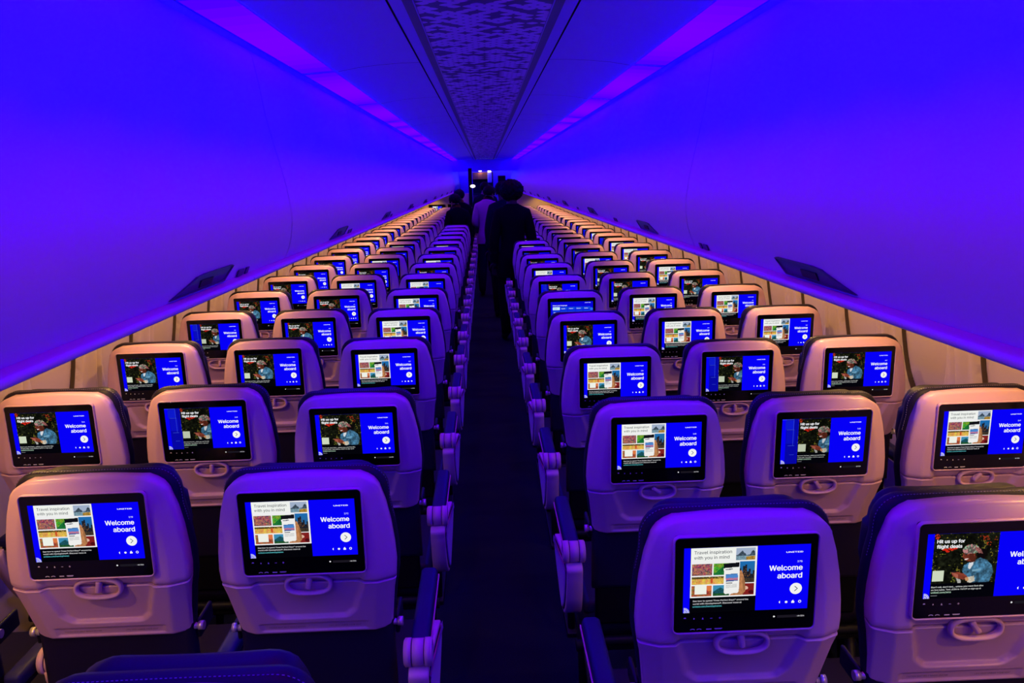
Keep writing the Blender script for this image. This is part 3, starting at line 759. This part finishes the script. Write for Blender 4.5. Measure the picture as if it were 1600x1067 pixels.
        txt(mb, 'flight deals', .131+sh, .254, w=.180, bold=.026, col=W, d=D4)
        k = 1.0 if kind == 'D' else .78
        txt(mb, "Don't call, don't text... unless you want first dibs", .118+sh, .672, w=.375*k, bold=.008, col=(.66, .68, .66))
        txt(mb, 'on fare sales. Text JOIN to 74929 or sign up at', .118+sh, .701, w=.360*k, bold=.008, col=(.66, .68, .66))
        txt(mb, 'united.com/sms', .118+sh, .730, w=.145, bold=.008, col=(.45, .66, .50))
        q2(mb, .118+sh, .752, .165+sh, .758, (.20, .20, .22), D3)
        wifi()
    elif kind == 'L':
        q2(mb, A0, V0, A1, V1, (.002, .001, .70))
        txt(mb, 'UNITED', .893, .150, w=.117, h=.020, align='r', bold=.022, col=W)
        txt(mb, 'Select your language', .105, .222, w=.30, bold=.013, col=W)
        names = [['English', 'Español', 'Français', 'Deutsch', 'Italiano'], ['Português', 'Polski', 'Svenska', 'Nederlands', 'Dansk'], ['Suomi', 'Norsk', 'Türkçe', 'Čeština', 'Magyar']]
        for r in range(3):
            for c in range(5):
                u = .105+c*.16; v = .255+r*.11+(.05 if r == 2 else 0)
                first = r == 0 and c == 0
                q2(mb, u, v, u+.148, v+.085, (.55, .82, .95) if first else (.006, .06, .72), D1)
                txt(mb, names[r][c], u+.02, v+.058, h=.030, bold=.014, col=(.05, .2, .5) if first else W)
        txt(mb, 'Continue', .105, .505, w=.10, bold=.02, col=W)
        disc(mb, .915, .33, .030, (.02, .16, .85), D1)
    if kind != 'L': right()
    bar()
    return mb.mesh('display', [M['screen']], True)
def screen_mesh():
    mb = MB()
    slab(mb, rr(SW/2, SH/2, .008, 5), [(.0012, -.0045), (0, -.0035), (0, .012)], lambda u, v, d: (u, d, ZT-SH/2+v))
    q = lambda u, v, d: PLQ(u, v, .0002)
    def bx(u0, v0, u1, v1): mb.add([q(u0, v0, 0), q(u1, v0, 0), q(u1, v1, 0), q(u0, v1, 0)], [(0, 1, 2, 3)], 1)
    def pg(pts): mb.add([q(u, v, 0) for u, v in pts], [tuple(range(len(pts)))], 1)
    # printed touch keys, bottom left
    v = .850
    pg([(.078+.009*math.cos(a), v-.004-.013*math.sin(a)) for a in np.linspace(0, PI, 7)])
    pg([(.141, v-.010), (.149, v-.004), (.145, v+.008), (.139, v+.006)])
    pg([(.204, v-.012), (.209, v), (.212, v+.010), (.199, v+.010)])
    bx(.258, v-.002, .274, v+.003)
    bx(.319, v-.002, .335, v+.003); bx(.325, v-.010, .329, v+.011)
    # clipped marks along the bottom edge
    for u in (.117, .164):
        P = [(u+.018+.019*math.cos(a), .974-.016*math.sin(a)) for a in np.linspace(.25, PI-.25, 9)]+[(u+.018+.013*math.cos(a), .974-.009*math.sin(a)) for a in np.linspace(PI-.25, .25, 9)]
        pg(P)
    bx(.232, .962, .270, .972); bx(.291, .960, .346, .967); bx(.296, .970, .340, .973)
    return mb.mesh('screen', [M['glass'], M['print']])
# ---- armrests
def arm_meshes():
    R = {}
    mb = MB()
    rbox(mb, (0, .235, .703), (.044, .37, .034), .012, 0)
    rbox(mb, (0, .235, .682), (.034, .35, .022), .008, 2)
    R['pad'] = mb.mesh('armrest', [M['pad'], M['shell'], M['dark']])
    mb = MB()
    cyl(mb, (-.013, .03, .705), (.013, .03, .705), .030, n=24)
    for a, b in ((-.029, -.015), (.015, .029)):
        cyl(mb, (a, .03, .705), (b, .03, .705), .0315, n=24)
        c = a if a < 0 else b; cyl(mb, (c, .03, .705), (c+(.003 if c > 0 else -.003), .03, .705), .0315, .027, n=24)
    cyl(mb, (-.0155, .03, .705), (.0155, .03, .705), .0275, n=20, mi=1)
    R['cuff'] = mb.mesh('armrest_cuff', [M['shell'], M['dark']])
    # strap-like bracket below a middle armrest
    mb = MB(); n = 10; rg = []
    for i in range(n+1):
        t = i/n; y = .012+.10*t**1.6; z = .690-.20*t
        rg.append([(-.014, y-.012, z), (.014, y-.012, z), (.014, y+.012, z+.006), (-.014, y+.012, z+.006)])
    loft(mb, rg, 0)
    R['bracket'] = mb.mesh('armrest_bracket', [M['shell']])
    # end panel hung below an aisle armrest
    o = np.array([(-.004, .672), (-.006, .640), (.002, .600), (.018, .550), (.044, .510), (.074, .500), (.118, .540), (.175, .605), (.205, .650), (.205, .680), (.06, .684)])
    def spline(P, n=6):
        out = []; N = len(P)
        for i in range(N):
            a, b, c, d = P[i-1], P[i], P[(i+1) % N], P[(i+2) % N]
            for k in range(n):
                t = k/n; out.append(.5*(2*b+(c-a)*t+(2*a-5*b+4*c-d)*t*t+(3*b-a-3*c+d)*t**3))
        return np.array(out)
    o = spline(o)
    for s in (-1, 1):
        mb = MB()
        pl = lambda u, v, d: (s*(d+.075*max(u, 0)*(d > 0)), u, v)
        P = o
        slab(mb, P, [(.003, -.022), (0, -.019), (0, .020), (.003, .0235)], pl, 0)
        inn = inset(P, .010)
        slab(mb, inn, [(0, .0232), (.001, .0245)], pl, 1)
        i2 = inset(P, .017)
        slab(mb, i2, [(0, .0240), (.001, .0270), (.004, .0290)], pl, 2)
        R['panel', s] = mb.mesh('end_panel', [M['shell'], M['dark'], M['lip']])
        mb = MB()
        rbox(mb, (s*.0235, .245, .689), (.0035, .36, .010), .0015, 0)
        R['trim', s] = mb.mesh('armrest_trim', [M['shell']])
    return R
def lower_meshes():
    R = {}
    mb = MB(); rbox(mb, (0, .335, .435), (.415, .47, .11), .045, 0, axis='z'); rbox(mb, (0, .335, .470), (.40, .45, .05), .024, 0, axis='z')
    R['seat_cushion'] = mb.mesh('seat_cushion', [M['leather']])
    mb = MB(); rbox(mb, (0, .33, .372), (.40, .46, .03), .012, 0, axis='z'); cyl(mb, (-.22, .13, .35), (.22, .13, .35), .018); cyl(mb, (-.22, .48, .35), (.22, .48, .35), .018)
    R['seat_pan'] = mb.mesh('seat_pan', [M['dark']])
    for s in (-1, 1):
        mb = MB()
        cyl(mb, (s*.17, .13, .35), (s*.17, .02, .02), .014); cyl(mb, (s*.17, .48, .35), (s*.17, .40, .02), .014)
        rbox(mb, (s*.17, .21, .012), (.04, .46, .024), .006); cyl(mb, (s*.17, .05, .10), (s*.17, .46, .30), .009)
        R['leg', s] = mb.mesh('leg', [M['dark']])
    mb = MB(); rbox(mb, (0, .075, .60), (.33, .028, .33), .010)
    R['pocket'] = mb.mesh('seat_pocket', [M['pocket']])
    mb = MB(); rbox(mb, (-.02, .060, .705), (.16, .004, .10), .001, 0)
    pl = lambda u, v, d: (u, .0575, v)
    text_at(mb, 'Safety card', pl, -.02, .728, width=.062, mi=1, align='c'); text_at(mb, 'A321neo', pl, .048, .695, width=.05, mi=1, align='r')
    for k in range(3): mb.add([pl(-.075, .712-.006*k, 0), pl(-.04, .712-.006*k, 0), pl(-.04, .7145-.006*k, 0), pl(-.075, .7145-.006*k, 0)], [(0, 1, 2, 3)], 1)
    R['card'] = mb.mesh('safety_card', [M['pocket'], M['card']])
    for s in (-1, 1):
        mb = MB(); x = s*.172
        cyl(mb, (x-s*.012, .072, .744), (x+s*.012, .072, .744), .0085, n=16); cyl(mb, (x+s*.012, .072, .744), (x+s*.024, .072, .744), .0105, n=16)
        R['pin', s] = mb.mesh('hinge_pin', [M['metal']])
        mb = MB(); rbox(mb, (s*.182, .115, .735), (.010, .09, .045), .005)
        R['link', s] = mb.mesh('recline_arm', [M['dark']])
    return R

ROWP = 0.762
SEATX = {'A': -1.3306, 'B': -.8733, 'C': -.4170, 'D': .4536, 'E': .9036, 'F': 1.3566}
SEATDZ = {'A': .0066, 'B': .005, 'C': -.004, 'D': -.0045, 'E': 0.0, 'F': .001}
YL, YR = 1.6501, 1.3624
# what each screen shows, read from the photograph where it can be read
SHOW = {'37': '.TTTD.', '36': 'DMDTMT', '35': 'DDTTMD', '34': 'MDTDTT', '33': 'DDTLST', '32': 'DTTMDD', '31': 'DDDTDT', '30': 'DTTDTD', '29': 'DDDMDT', '28': 'DTTTDT'}
LEVER = {('D', 36): -55, ('E', 37): -35, ('F', 36): 45, ('E', 36): -35, ('D', 37): -10, ('F', 34): -25, ('B', 37): 12, ('C', 37): 10, ('B', 36): 8, ('B', 35): 6, ('E', 35): -8}
RECLINE = {('C', 36): (2.8, -.010), ('E', 36): (1.0, 0), ('B', 37): (-.8, 0), ('C', 37): (-.6, 0), ('E', 37): (-.6, 0), ('C', 38): (.6, -.001)}
WORDS = {'T': 'travel collage on screen', 'D': 'woman in denim on screen', 'M': 'woman and blue menu on screen', 'L': 'language list on screen', 'S': 'half-slid travel collage on screen'}
COLN = {'A': 'left window column', 'B': 'left middle column', 'C': 'left aisle column',
        'D': 'right aisle column', 'E': 'right middle column', 'F': 'right window column'}
def seats():
    PIC['D'] = pic_deals(); PIC['T'] = pic_travel()
    shell = shell_mesh(); tab_near = table_mesh(True); tab_far = table_mesh(False)
    ring, lever = latch_meshes(); scr = screen_mesh()
    disp = {k: display(k) for k in 'TDMLS'}
    cush = cushion('backrest_cushion', lambda v: float(wv(max(v, .05)))+.003, -.0275, .55, .055, .105, .055)
    cush_far = cushion('backrest_cushion', lambda v: float(wv(max(v, .05)))+.003, -.0275, .55, .055, .105, .055, False)
    def hwid(v): return float(np.interp(v, [-.04, 0, .06, .12, .15, .17], [.145, .160, .170, .174, .168, .155]))
    head = cushion('headrest', hwid, -.013, .175, .100, .158, .060, False, .004)
    A = arm_meshes(); Lw = lower_meshes()
    num_me = {}
    def num_mesh(s):
        mb = MB(); txt(mb, s, .893, .290, h=.026, align='r', bold=.0, col=(.8, .8, .9)); return mb.mesh('seat_number', [M['screen']], True)
    count = {c: 0 for c in 'ABCDEF'}
    rng = random.Random(3)
    for row in range(38, 13, -1):
        for c in 'ABCDEF':
            if row == 38 and c != 'C': continue
            if row == 37 and c == 'F': continue
            y = (YL if c in 'ABC' else YR)+ROWP*(37-row)
            near = row >= 31; mid = row >= 26
            n = count[c]; count[c] += 1
            sh = SHOW.get(str(row), '')
            k = sh['ABCDEF'.index(c)] if sh else rng.choice('DDTTTDM')
            if row == 38 or k == '.': k = 'T'
            e = bpy.data.objects.new('airline_seat', None); COL.objects.link(e)
            e.location = (SEATX[c], y+(rng.uniform(-.006, .006) if row < 35 else 0), SEATDZ[c])
            if row == 37 and c == 'A':
                lab = 'nearest left window seat, almost wholly cut off by the left edge'
            elif row == 38:
                lab = 'navy headrest top of the seat cut off at the bottom edge, left block'
            elif row >= 30:
                lab = 'grey seat with %s, %s, %s' % (WORDS[k], COLN[c], ORD(n).replace(' from the camera', '').replace('nearest the camera', 'nearest'))
            else:
                lab = 'small distant grey seat, %s, %s' % (COLN[c], ORD(n))
            tag(e, lab, 'seat', 'economy seats of the %s block' % ('left' if c in 'ABC' else 'right'))
            rec, dz = RECLINE.get((c, row), (rng.uniform(-.7, .7) if row < 36 else 0, 0))
            R = Matrix.Translation((0, .12, .45+dz)) @ Matrix.Rotation(math.radians(2.02+rec), 4, 'X') @ Matrix.Translation((0, -.12, -.45))
            # the fit is to the screen's top edge, so undo the shift of that edge for an ordinary seat
            R = Matrix.Translation((0, .030, .004)) @ R
            def back(nm, me, par=e):
                o = link(nm, me, par)
                if par is e: o.matrix_local = R
                return o
            back('back_shell', shell)
            tb = back('tray_table', tab_near if row >= 35 else tab_far)
            s_ = back('seatback_screen', scr)
            link('display', disp[k], s_)
            if row >= 33 and row < 38 and k != 'L': link('seat_number', num_mesh('%d%s' % (row, c)), s_)
            back('backrest_cushion', cush if row >= 35 else cush_far)
            back('headrest', head)
            if mid:
                lr = link('latch_ring', ring, tb, (.002, .010, ZT-.2235))
                lv = link('latch_lever', lever, tb, (.002, .009, ZT-.2235)); lv.rotation_euler = (0, math.radians(LEVER.get((c, row), rng.choice((0, 3, -5, 8)))), 0)
            if near:
                for q in (-1, 1):
                    back('hinge_pin', Lw['pin', q]); back('recline_arm', Lw['link', q])
                pk = back('seat_pocket', Lw['pocket'])
                if row >= 36: link('safety_card', Lw['card'], pk)
            link('seat_cushion', Lw['seat_cushion'], e); link('seat_pan', Lw['seat_pan'], e)
            for q in (-1, 1): link('leg', Lw['leg', q], e)
            # armrests
            arms = {'A': (-1, 1), 'B': (1,), 'C': (1,), 'D': (-1, 1), 'E': (1,), 'F': (1,)}[c]
            if row == 37 and c == 'B': arms = (-1, 1)
            for q in arms:
                aisle = (c == 'C') or (c == 'D' and q == -1)
                dx = {('C', 1): .2345, ('D', -1): -.2345}.get((c, q), q*.2275)
                if c == 'A' and q == -1: dx = -.222
                if c == 'F': dx = .222
                a = link('armrest', A['pad'], e, (dx, 0, 0 if aisle else -.055))
                if aisle: link('armrest_cuff', A['cuff'], a)
                if row == 37 and c == 'B' and q < 0: a.location = (-.165, .09, -.045); link('armrest_cuff', A['cuff'], a)
                if aisle:
                    sd = 1 if c == 'C' else -1
                    link('end_panel', A['panel', sd], a); link('armrest_trim', A['trim', sd], a)
                elif near: link('armrest_bracket', A['bracket'], a)


# ================================================================== PEOPLE
M['skin'] = mat('skin', (0.26, 0.12, 0.09), 0.6, spec=.2)
M['skin_dark'] = mat('dark skin', (0.06, 0.028, 0.02), 0.6, spec=.2)
M['hair'] = mat('black hair', (0.004, 0.003, 0.005), 0.7, bump=.6, bscale=180, spec=.08)
M['lilac'] = mat('pale shirt cloth', (0.34, 0.17, 0.24), 0.85, bump=.25, bscale=60, spec=.1)
M['black'] = mat('black cloth', (0.0018, 0.0018, 0.004), 0.85, bump=.3, bscale=50, spec=.05)
M['navycloth'] = mat('dark navy cloth', (0.003, 0.003, 0.014), 0.85, bump=.3, bscale=50, spec=.05)
M['denim'] = mat('dark denim', (0.004, 0.004, 0.016), 0.85, bump=.3, bscale=90, spec=.05)
M['shoe'] = mat('dark shoe', (0.02, 0.02, 0.035), 0.5)
M['eye'] = mat('eye', (0.02, 0.015, 0.015), 0.2)

def ico(mb, c, r, lvl=3, f=None, mi=0):
    import bmesh
    bm = bmesh.new(); bmesh.ops.create_icosphere(bm, subdivisions=lvl, radius=1.0)
    vs = []
    for v in bm.verts:
        d = v.co.normalized(); k = f(d) if f else 1.0
        vs.append((c[0]+d.x*r[0]*k, c[1]+d.y*r[1]*k, c[2]+d.z*r[2]*k))
    fs = [tuple(x.index for x in q.verts) for q in bm.faces]; bm.free()
    mb.add(vs, fs, mi, True)

def person(loc, turn, H, label, shirt, trousers, skin, hair='short', arms='down', lean=0.0, head_turn=0.0, head_drop=0.0, girth=1.0, hem=.84, sub=1, step=0.0):
    k = H/1.75
    e = bpy.data.objects.new('person', None); COL.objects.link(e); e.location = loc; e.rotation_euler = (0, 0, math.radians(turn))
    tag(e, label, 'person', 'people standing in and beside the aisle')
    J = {}; R = {}; par = {}; lab = {}
    def add(n, p, r, pa, lb): J[n] = Vector(p); R[n] = r; par[n] = pa; lab[n] = lb
    g = girth
    add('pelvis', (0, 0, .95), (.135*g, .105*g), None, 'hip')
    add('waist', (0, .0, 1.09), (.125*g, .095*g), 'pelvis', 'torso')
    add('chest', (0, .0, 1.27), (.145*g, .108*g), 'waist', 'torso')
    add('upper', (0, -.01, 1.41), (.115*g, .085*g), 'chest', 'torso')
    add('neck', (0, .0, 1.505), (.056, .058), 'upper', 'neck')
    add('jaw', (0, .025, 1.575), (.064, .074), 'neck', 'head')
    add('skull', (0, .020, 1.655), (.076, .094), 'jaw', 'head')
    add('crown', (0, .012, 1.70), (.055, .068), 'skull', 'head')
    for s, t in ((-1, 'l'), (1, 'r')):
        add('sh'+t, (s*.165*g, -.01, 1.415), (.062, .060), 'upper', 'arm')
        if arms == 'front' or (arms == 'mixed' and s < 0):
            el, wr, dv = (s*.225*g, -.03, 1.15), (s*.10, .17, 1.12), Vector((-s*.3, .9, .05))
        else:
            el, wr, dv = (s*.235*g, -.02, 1.14), (s*.225*g, .03, .90), Vector((0, .25, -1))
        add('el'+t, el, (.046, .046), 'sh'+t, 'arm')
        add('wr'+t, wr, (.030, .030), 'el'+t, 'arm')
        w = Vector(wr); dv = dv.normalized(); side = Vector((1, 0, 0)) if abs(dv.x) < .5 else Vector((.5, 0, .85))
        side = (side-dv*side.dot(dv)).normalized()
        pm = w+dv*.055; add('pm'+t, pm, (.030, .020), 'wr'+t, 'hand')
        for q, (off, ln) in enumerate(((-.028, .072), (-.010, .082), (.009, .076), (.026, .060))):
            b = pm+dv*.035+side*off; curl = dv.cross(side)*(.012+.006*q)
            add('f%d%s' % (q, t), b, (.0105, .0095), 'pm'+t, 'hand')
            add('g%d%s' % (q, t), b+dv*ln*.55+curl*.5, (.0085, .0085), 'f%d%s' % (q, t), 'hand')
            add('h%d%s' % (q, t), b+dv*ln*.90+curl*1.7, (.0068, .0068), 'g%d%s' % (q, t), 'hand')
        tb = pm-dv*.02+side*(-.032); add('t0'+t, tb, (.011, .011), 'pm'+t, 'hand')
        add('t1'+t, tb-side*.022+dv*.030, (.0095, .0095), 't0'+t, 'hand'); add('t2'+t, tb-side*.026+dv*.058, (.0075, .0075), 't1'+t, 'hand')
        st = step*s
        add('hip'+t, (s*.088*g, 0, .885), (.096*g, .098*g), 'pelvis', 'leg')
        add('kn'+t, (s*.098, .02+st*.5, .50), (.062, .066), 'hip'+t, 'leg')
        add('cf'+t, (s*.100, -.015+st*.8, .32), (.056, .060), 'kn'+t, 'leg')
        add('an'+t, (s*.102, -.03+st, .095), (.040, .042), 'cf'+t, 'foot')
        add('ft'+t, (s*.112, .085+st, .045), (.040, .034), 'an'+t, 'foot')
        add('to'+t, (s*.118, .16+st, .036), (.036, .026), 'ft'+t, 'foot')
    # lean the upper body, turn and drop the head
    Lr = Matrix.Rotation(math.radians(-lean), 3, 'X')
    hd = ('jaw', 'skull', 'crown')
    hp = J['neck'].copy()
    Hr = Matrix.Rotation(math.radians(head_turn), 3, 'Z') @ Matrix.Rotation(math.radians(-head_drop), 3, 'X')
    for n in hd: J[n] = hp+Hr @ (J[n]-hp)
    low = lambda n: n == 'pelvis' or n[:2] in ('hi', 'kn', 'cf', 'an', 'ft', 'to')
    pv = J['pelvis'].copy()
    for n in J:
        if not low(n): J[n] = pv+Lr @ (J[n]-pv)
    names = list(J); idx = {n: i for i, n in enumerate(names)}
    me = bpy.data.meshes.new('body')
    me.from_pydata([tuple(J[n]*k) for n in names], [(idx[par[n]], idx[n]) for n in names if par[n]], [])
    o = bpy.data.objects.new('body', me); COL.objects.link(o)
    sk = o.modifiers.new('skin', 'SKIN'); sk.use_smooth_shade = True
    for i, n in enumerate(names):
        d = me.skin_vertices[0].data[i]; d.radius = (R[n][0]*k, R[n][1]*k); d.use_root = (n == 'pelvis')
    sb = o.modifiers.new('sub', 'SUBSURF'); sb.levels = sub+1; sb.render_levels = sub+1
    dg = bpy.context.evaluated_depsgraph_get(); dg.update()
    bm_ = bpy.data.meshes.new_from_object(o.evaluated_get(dg))
    bpy.data.objects.remove(o)
    V = np.array([v.co[:] for v in bm_.vertices]); Nn = np.array([v.normal[:] for v in bm_.vertices])
    F = [tuple(p.vertices) for p in bm_.polygons]
    # which bone each vertex belongs to
    best = np.full(len(V), 9.0); own = np.zeros(len(V), int); segs = [n for n in names if par[n]]
    for q, n in enumerate(segs):
        a = np.array(J[par[n]]*k); b = np.array(J[n]*k); d = b-a; t = np.clip(((V-a)@d)/(d@d+1e-9), 0, 1)
        dd = np.linalg.norm(V-a-t[:, None]*d, axis=1)-k*(R[par[n]][0]*(1-t)+R[n][0]*t)*.75
        m_ = dd < best; best[m_] = dd[m_]; own[m_] = q
    L = np.array([lab[n] for n in segs])[own]
    # face: brow, nose, mouth, chin pushed out of the head
    c = np.array((J['skull']*.45+J['jaw']*.55)*k); RR = np.array(Lr @ Hr)
    Hl = (V-c)@RR                  # head-local coordinates (x right, y forward, z up)
    hm = L == 'head'
    def bump(p, r, amt):
        w = np.exp(-(((Hl-np.array(p)*k)**2).sum(1))/(r*k)**2)*hm
        V[:] += (w*amt*k)[:, None]*(RR@np.array([0, 1.0, 0]))
    bump((0, .095, -.005), .017, .026); bump((0, .09, .025), .014, .012); bump((-.03, .085, .028), .016, -.012); bump((.03, .085, .028), .016, -.012)
    bump((0, .08, -.045), .022, .010); bump((0, .07, -.085), .025, .010); bump((0, .09, .055), .03, .006)
    mb = MB(); mb.add(V, F, 0, True)
    W2 = lambda p: tuple(c+RR@(np.array(p)*k))
    for s in (-1, 1):
        ico(mb, W2((s*.080, -.005, .005)), (.012*k, .020*k, .030*k), 2)
        ico(mb, W2((s*.030, .080, .028)), (.011*k,)*3, 2, None, 1)
    body = mb.mesh('body', [skin, M['eye']]); bo = link('body', body, e)
    # clothes: shells lifted off the body
    def cloth(nm, mask, off, mt, hemz=None):
        Vv = V+Nn*(off*k if np.isscalar(off) else off[:, None]*k)
        fsel = [f for f in F if all(mask[i] for i in f)]
        used = sorted({i for f in fsel for i in f}); mp = {a: b for b, a in enumerate(used)}
        q = MB(); q.add([Vv[i] for i in used], [tuple(mp[i] for i in f) for f in fsel], 0, True)
        # inner side, so that the cloth has thickness
        edge = {}
        for f in fsel:
            for a, b in zip(f, f[1:]+f[:1]): edge[(a, b)] = 1
        rim = [(a, b) for (a, b) in edge if (b, a) not in edge]
        ids = sorted({i for ab in rim for i in ab}); mp2 = {a: b for b, a in enumerate(ids)}; n0 = len(ids)
        if hemz is not None:
            for a_ in used:
                if abs(V[a_, 2]/k-hemz) < .055 and a_ in set(ids): Vv[a_, 2] = hemz*k; q.v[mp[a_]] = tuple(Vv[a_])
        if rim: q.add([Vv[i] for i in ids]+[V[i]+Nn[i]*.001 for i in ids], [(mp2[b], mp2[a], n0+mp2[a], n0+mp2[b]) for a, b in rim], 0, True)
        return link(nm, q.mesh(nm, [mt]), e)
    z = V[:, 2]/k
    top = ((L == 'torso') | (L == 'arm') | ((L == 'hip') | (L == 'leg')) & (z > hem)) | ((L == 'neck') & (np.linalg.norm(V-np.array(J['upper']*k), axis=1) < .125*k))
    off = np.where(L == 'arm', .016, .022)+np.where(z < 1.0, .010, 0)
    cloth('jacket' if shirt in (M['black'], M['navycloth']) else 'shirt', top, off, shirt, hem)
    cloth('trousers', ((L == 'leg') | (L == 'hip') | ((L == 'foot') & (z > .085))) & (z < 1.0), np.where(z < .6, .014, .010), trousers)
    for s in (-1, 1): cloth('shoe', (L == 'foot') & (z < .125) & (V[:, 0]*s > 0), .007, M['shoe'])
    # hair
    q = MB(); rs = np.random.default_rng(int(abs(loc[0])*1000)+int(loc[1]*10)); ph = rs.random((10, 3))*8
    def nz(d, f): return sum(math.sin(d.x*f*(1+.3*i)+ph[i][0])*math.sin(d.y*f*(1+.2*i)+ph[i][1])*math.sin(d.z*f+ph[i][2]) for i in range(5))/5
    hc = W2((0, -.012, .062))
    if hair == 'afro': ico(q, hc, (.128*k, .132*k, .118*k), 5, lambda d: 1+.22*nz(d, 9)+.14*nz(d, 26))
    elif hair == 'full': ico(q, W2((0, -.018, .058)), (.100*k, .114*k, .094*k), 5, lambda d: 1+.10*nz(d, 8)+.06*nz(d, 24))
    else: ico(q, W2((0, -.016, .052)), (.090*k, .108*k, .088*k), 4, lambda d: 1+.04*nz(d, 8)+.02*nz(d, 24))
    link('hair', q.mesh('hair', [M['hair']]), e)
    if hair == 'cap':
        q = MB(); ico(q, W2((0, -.012, .070)), (.100*k, .116*k, .082*k), 3)
        ico(q, W2((0, .115, .062)), (.070*k, .060*k, .010*k), 2)
        link('cap', q.mesh('cap', [M['navycloth']]), e)
    return e

def people():
    g = lambda k_, base: base+ROWP*k_
    person((.285, 8.875, 0), 4, 1.70, 'person in black jacket with big dark curly hair, standing beside right aisle seats', M['black'], M['black'], M['skin_dark'], 'afro', 'down', 0, 0, 4, .90, .72, 1)
    person((.022, 12.46, 0), -8, 1.66, 'person in pale lilac shirt and dark jeans standing mid-aisle, back turned', M['lilac'], M['denim'], M['skin'], 'full', 'front', 4, -42, 16, .88, .84, 1, .04)
    person((.225, 10.395, 0), 0, 1.71, 'person in dark clothes half hidden behind the black-jacketed person', M['navycloth'], M['black'], M['skin_dark'], 'full', 'down', 0, 8, 6, .84, .80, 0)
    person((-.411, 12.205, 0), 12, 1.55, 'dark-haired person with bowed head by left aisle seats, nearer of two', M['black'], M['black'], M['skin'], 'full', 'down', 2, 40, 14, .84, .80, 0)
    person((-.405, 13.735, 0), 10, 1.59, 'dark-haired person by left aisle seats, behind the nearer bowed one', M['black'], M['navycloth'], M['skin'], 'full', 'down', 1, 45, 8, .84, .80, 0)
    person((-.02, 15.20, 0), 0, 1.71, 'person in dark top farther up the aisle, left of lilac shirt', M['navycloth'], M['black'], M['skin'], 'short', 'down', 0, -70, 4, .84, .80, 0)
    person((.06, 17.20, 0), 178, 1.66, 'farthest person in aisle, facing camera, dark clothes', M['navycloth'], M['black'], M['skin'], 'short', 'down', 0, 0, 4, .84, .80, 0)
    # a small lamp fixed to the edge of the divider curtain's post
    p = bpy.data.objects.new('wall_lamp', None); COL.objects.link(p); p.location = (-.285, 19.885, 1.60)
    tag(p, 'small bright oval lamp beside the dark curtain at far end', 'lamp')
    q = MB(); cyl(q, (-.03, .015, -.02), (0, 0, 0), .014); link('lamp_arm', q.mesh('lamp_arm', [M['dark']]), p)
    q = MB(); ico(q, (0, -.02, 0), (.060, .030, .036), 3); link('lamp_glass', q.mesh('lamp_glass', [M['lampwhite']]), p)

# ================================================================== FAR END
def far_end():
    # gathered curtains either side of the aisle at the cabin divider
    for (x0, x1, zt, lab) in ((-.385, -.30, 2.02, 'dark gathered curtain left of the aisle at far end'), (.32, .50, 1.83, 'dark navy gathered curtain right of the aisle at far end')):
        q = MB(); n = 40; vs = []; 
        for z in (.03, zt):
            for side in (0, 1):
                for i in range(n+1):
                    t = i/n; vs.append((x0+(x1-x0)*t, 19.90+.022*math.sin(t*(x1-x0)/.03*2*PI)+side*.012, z))
        m_ = n+1; fs = []
        for i in range(n):
            fs += [(i, i+1, 2*m_+i+1, 2*m_+i), (m_+i+1, m_+i, 3*m_+i, 3*m_+i+1), (i, m_+i, m_+i+1, i+1), (2*m_+i, 2*m_+i+1, 3*m_+i+1, 3*m_+i)]
        q.add(vs, fs, 0, True); o = link('curtain', q.mesh('curtain', [M['navycloth']])); tag(o, lab, 'curtain')
        q = MB(); cyl(q, (x0, 19.905, zt-.01), (x1, 19.905, zt-.01), .008); r = link('curtain_rail', q.mesh('curtain_rail', [M['dark']]), o)
    # header over the divider
    q = MB(); rbox(q, (CX, 22.0, 2.12), (1.7, .05, .30), .01); struct('beam', q.mesh('beam', [M['bin']]))
    # galley seen down the aisle
    e = bpy.data.objects.new('galley', None); COL.objects.link(e); e.location = (0, 25.2, 0)
    tag(e, 'brown galley wall with dark opening and pale side panel at aisle end', 'galley')
    q = MB(); rbox(q, (-.05, 0, 1.86), (.62, .40, .20), .008); 
    for i in range(1, 4): rbox(q, (-.36+i*.155, -.201, 1.86), (.004, .006, .18), .0015, 1)
    link('upper_cabinet', q.mesh('upper_cabinet', [M['brown'], M['dark']]), e)
    q = MB(); rbox(q, (-.05, .17, 1.55), (.62, .04, .42), .006); rbox(q, (-.05, -.02, 1.33), (.62, .36, .03), .008); link('counter', q.mesh('counter', [M['dark']]), e)
    q = MB(); rbox(q, (-.05, 0, .66), (.62, .38, 1.30), .008); link('lower_cabinet', q.mesh('lower_cabinet', [M['brown']]), e)
    q = MB(); rbox(q, (.155, -.23, 1.82), (.13, .05, .34), .03); link('side_panel', q.mesh('side_panel', [M['curtain']]), e)
    for x in (-.12, .15):
        q = MB(); rbox(q, (x, -.26, 2.005), (.09, .04, .02), .006); link('galley_light', q.mesh('galley_light', [M['galleylamp']]), e)
    # two monitors set into the left bulkhead
    q = MB(); rbox(q, (0, 0, 0), (.40, .03, .24), .012); me = q.mesh('monitor_case', [M['glass']])
    for x, nm in ((-1.16, 'window'), (-.70, 'aisle')):
        r = bpy.data.objects.new('wall_monitor', None); COL.objects.link(r); r.location = (x, 19.955, 1.07)
        tag(r, 'lit monitor on the far left bulkhead, nearer the %s' % nm, 'monitor', 'monitors on the far left bulkhead')
        link('monitor_case', me, r)
        for o in bpy.data.objects:
            if o.name.startswith('display') and o.type == 'MESH': dm = o.data; break
        d = link('display', dm, r); d.location = (0, -.0125, -ZT+SH/2)

setting()
bins()
seats()
people()
far_end()
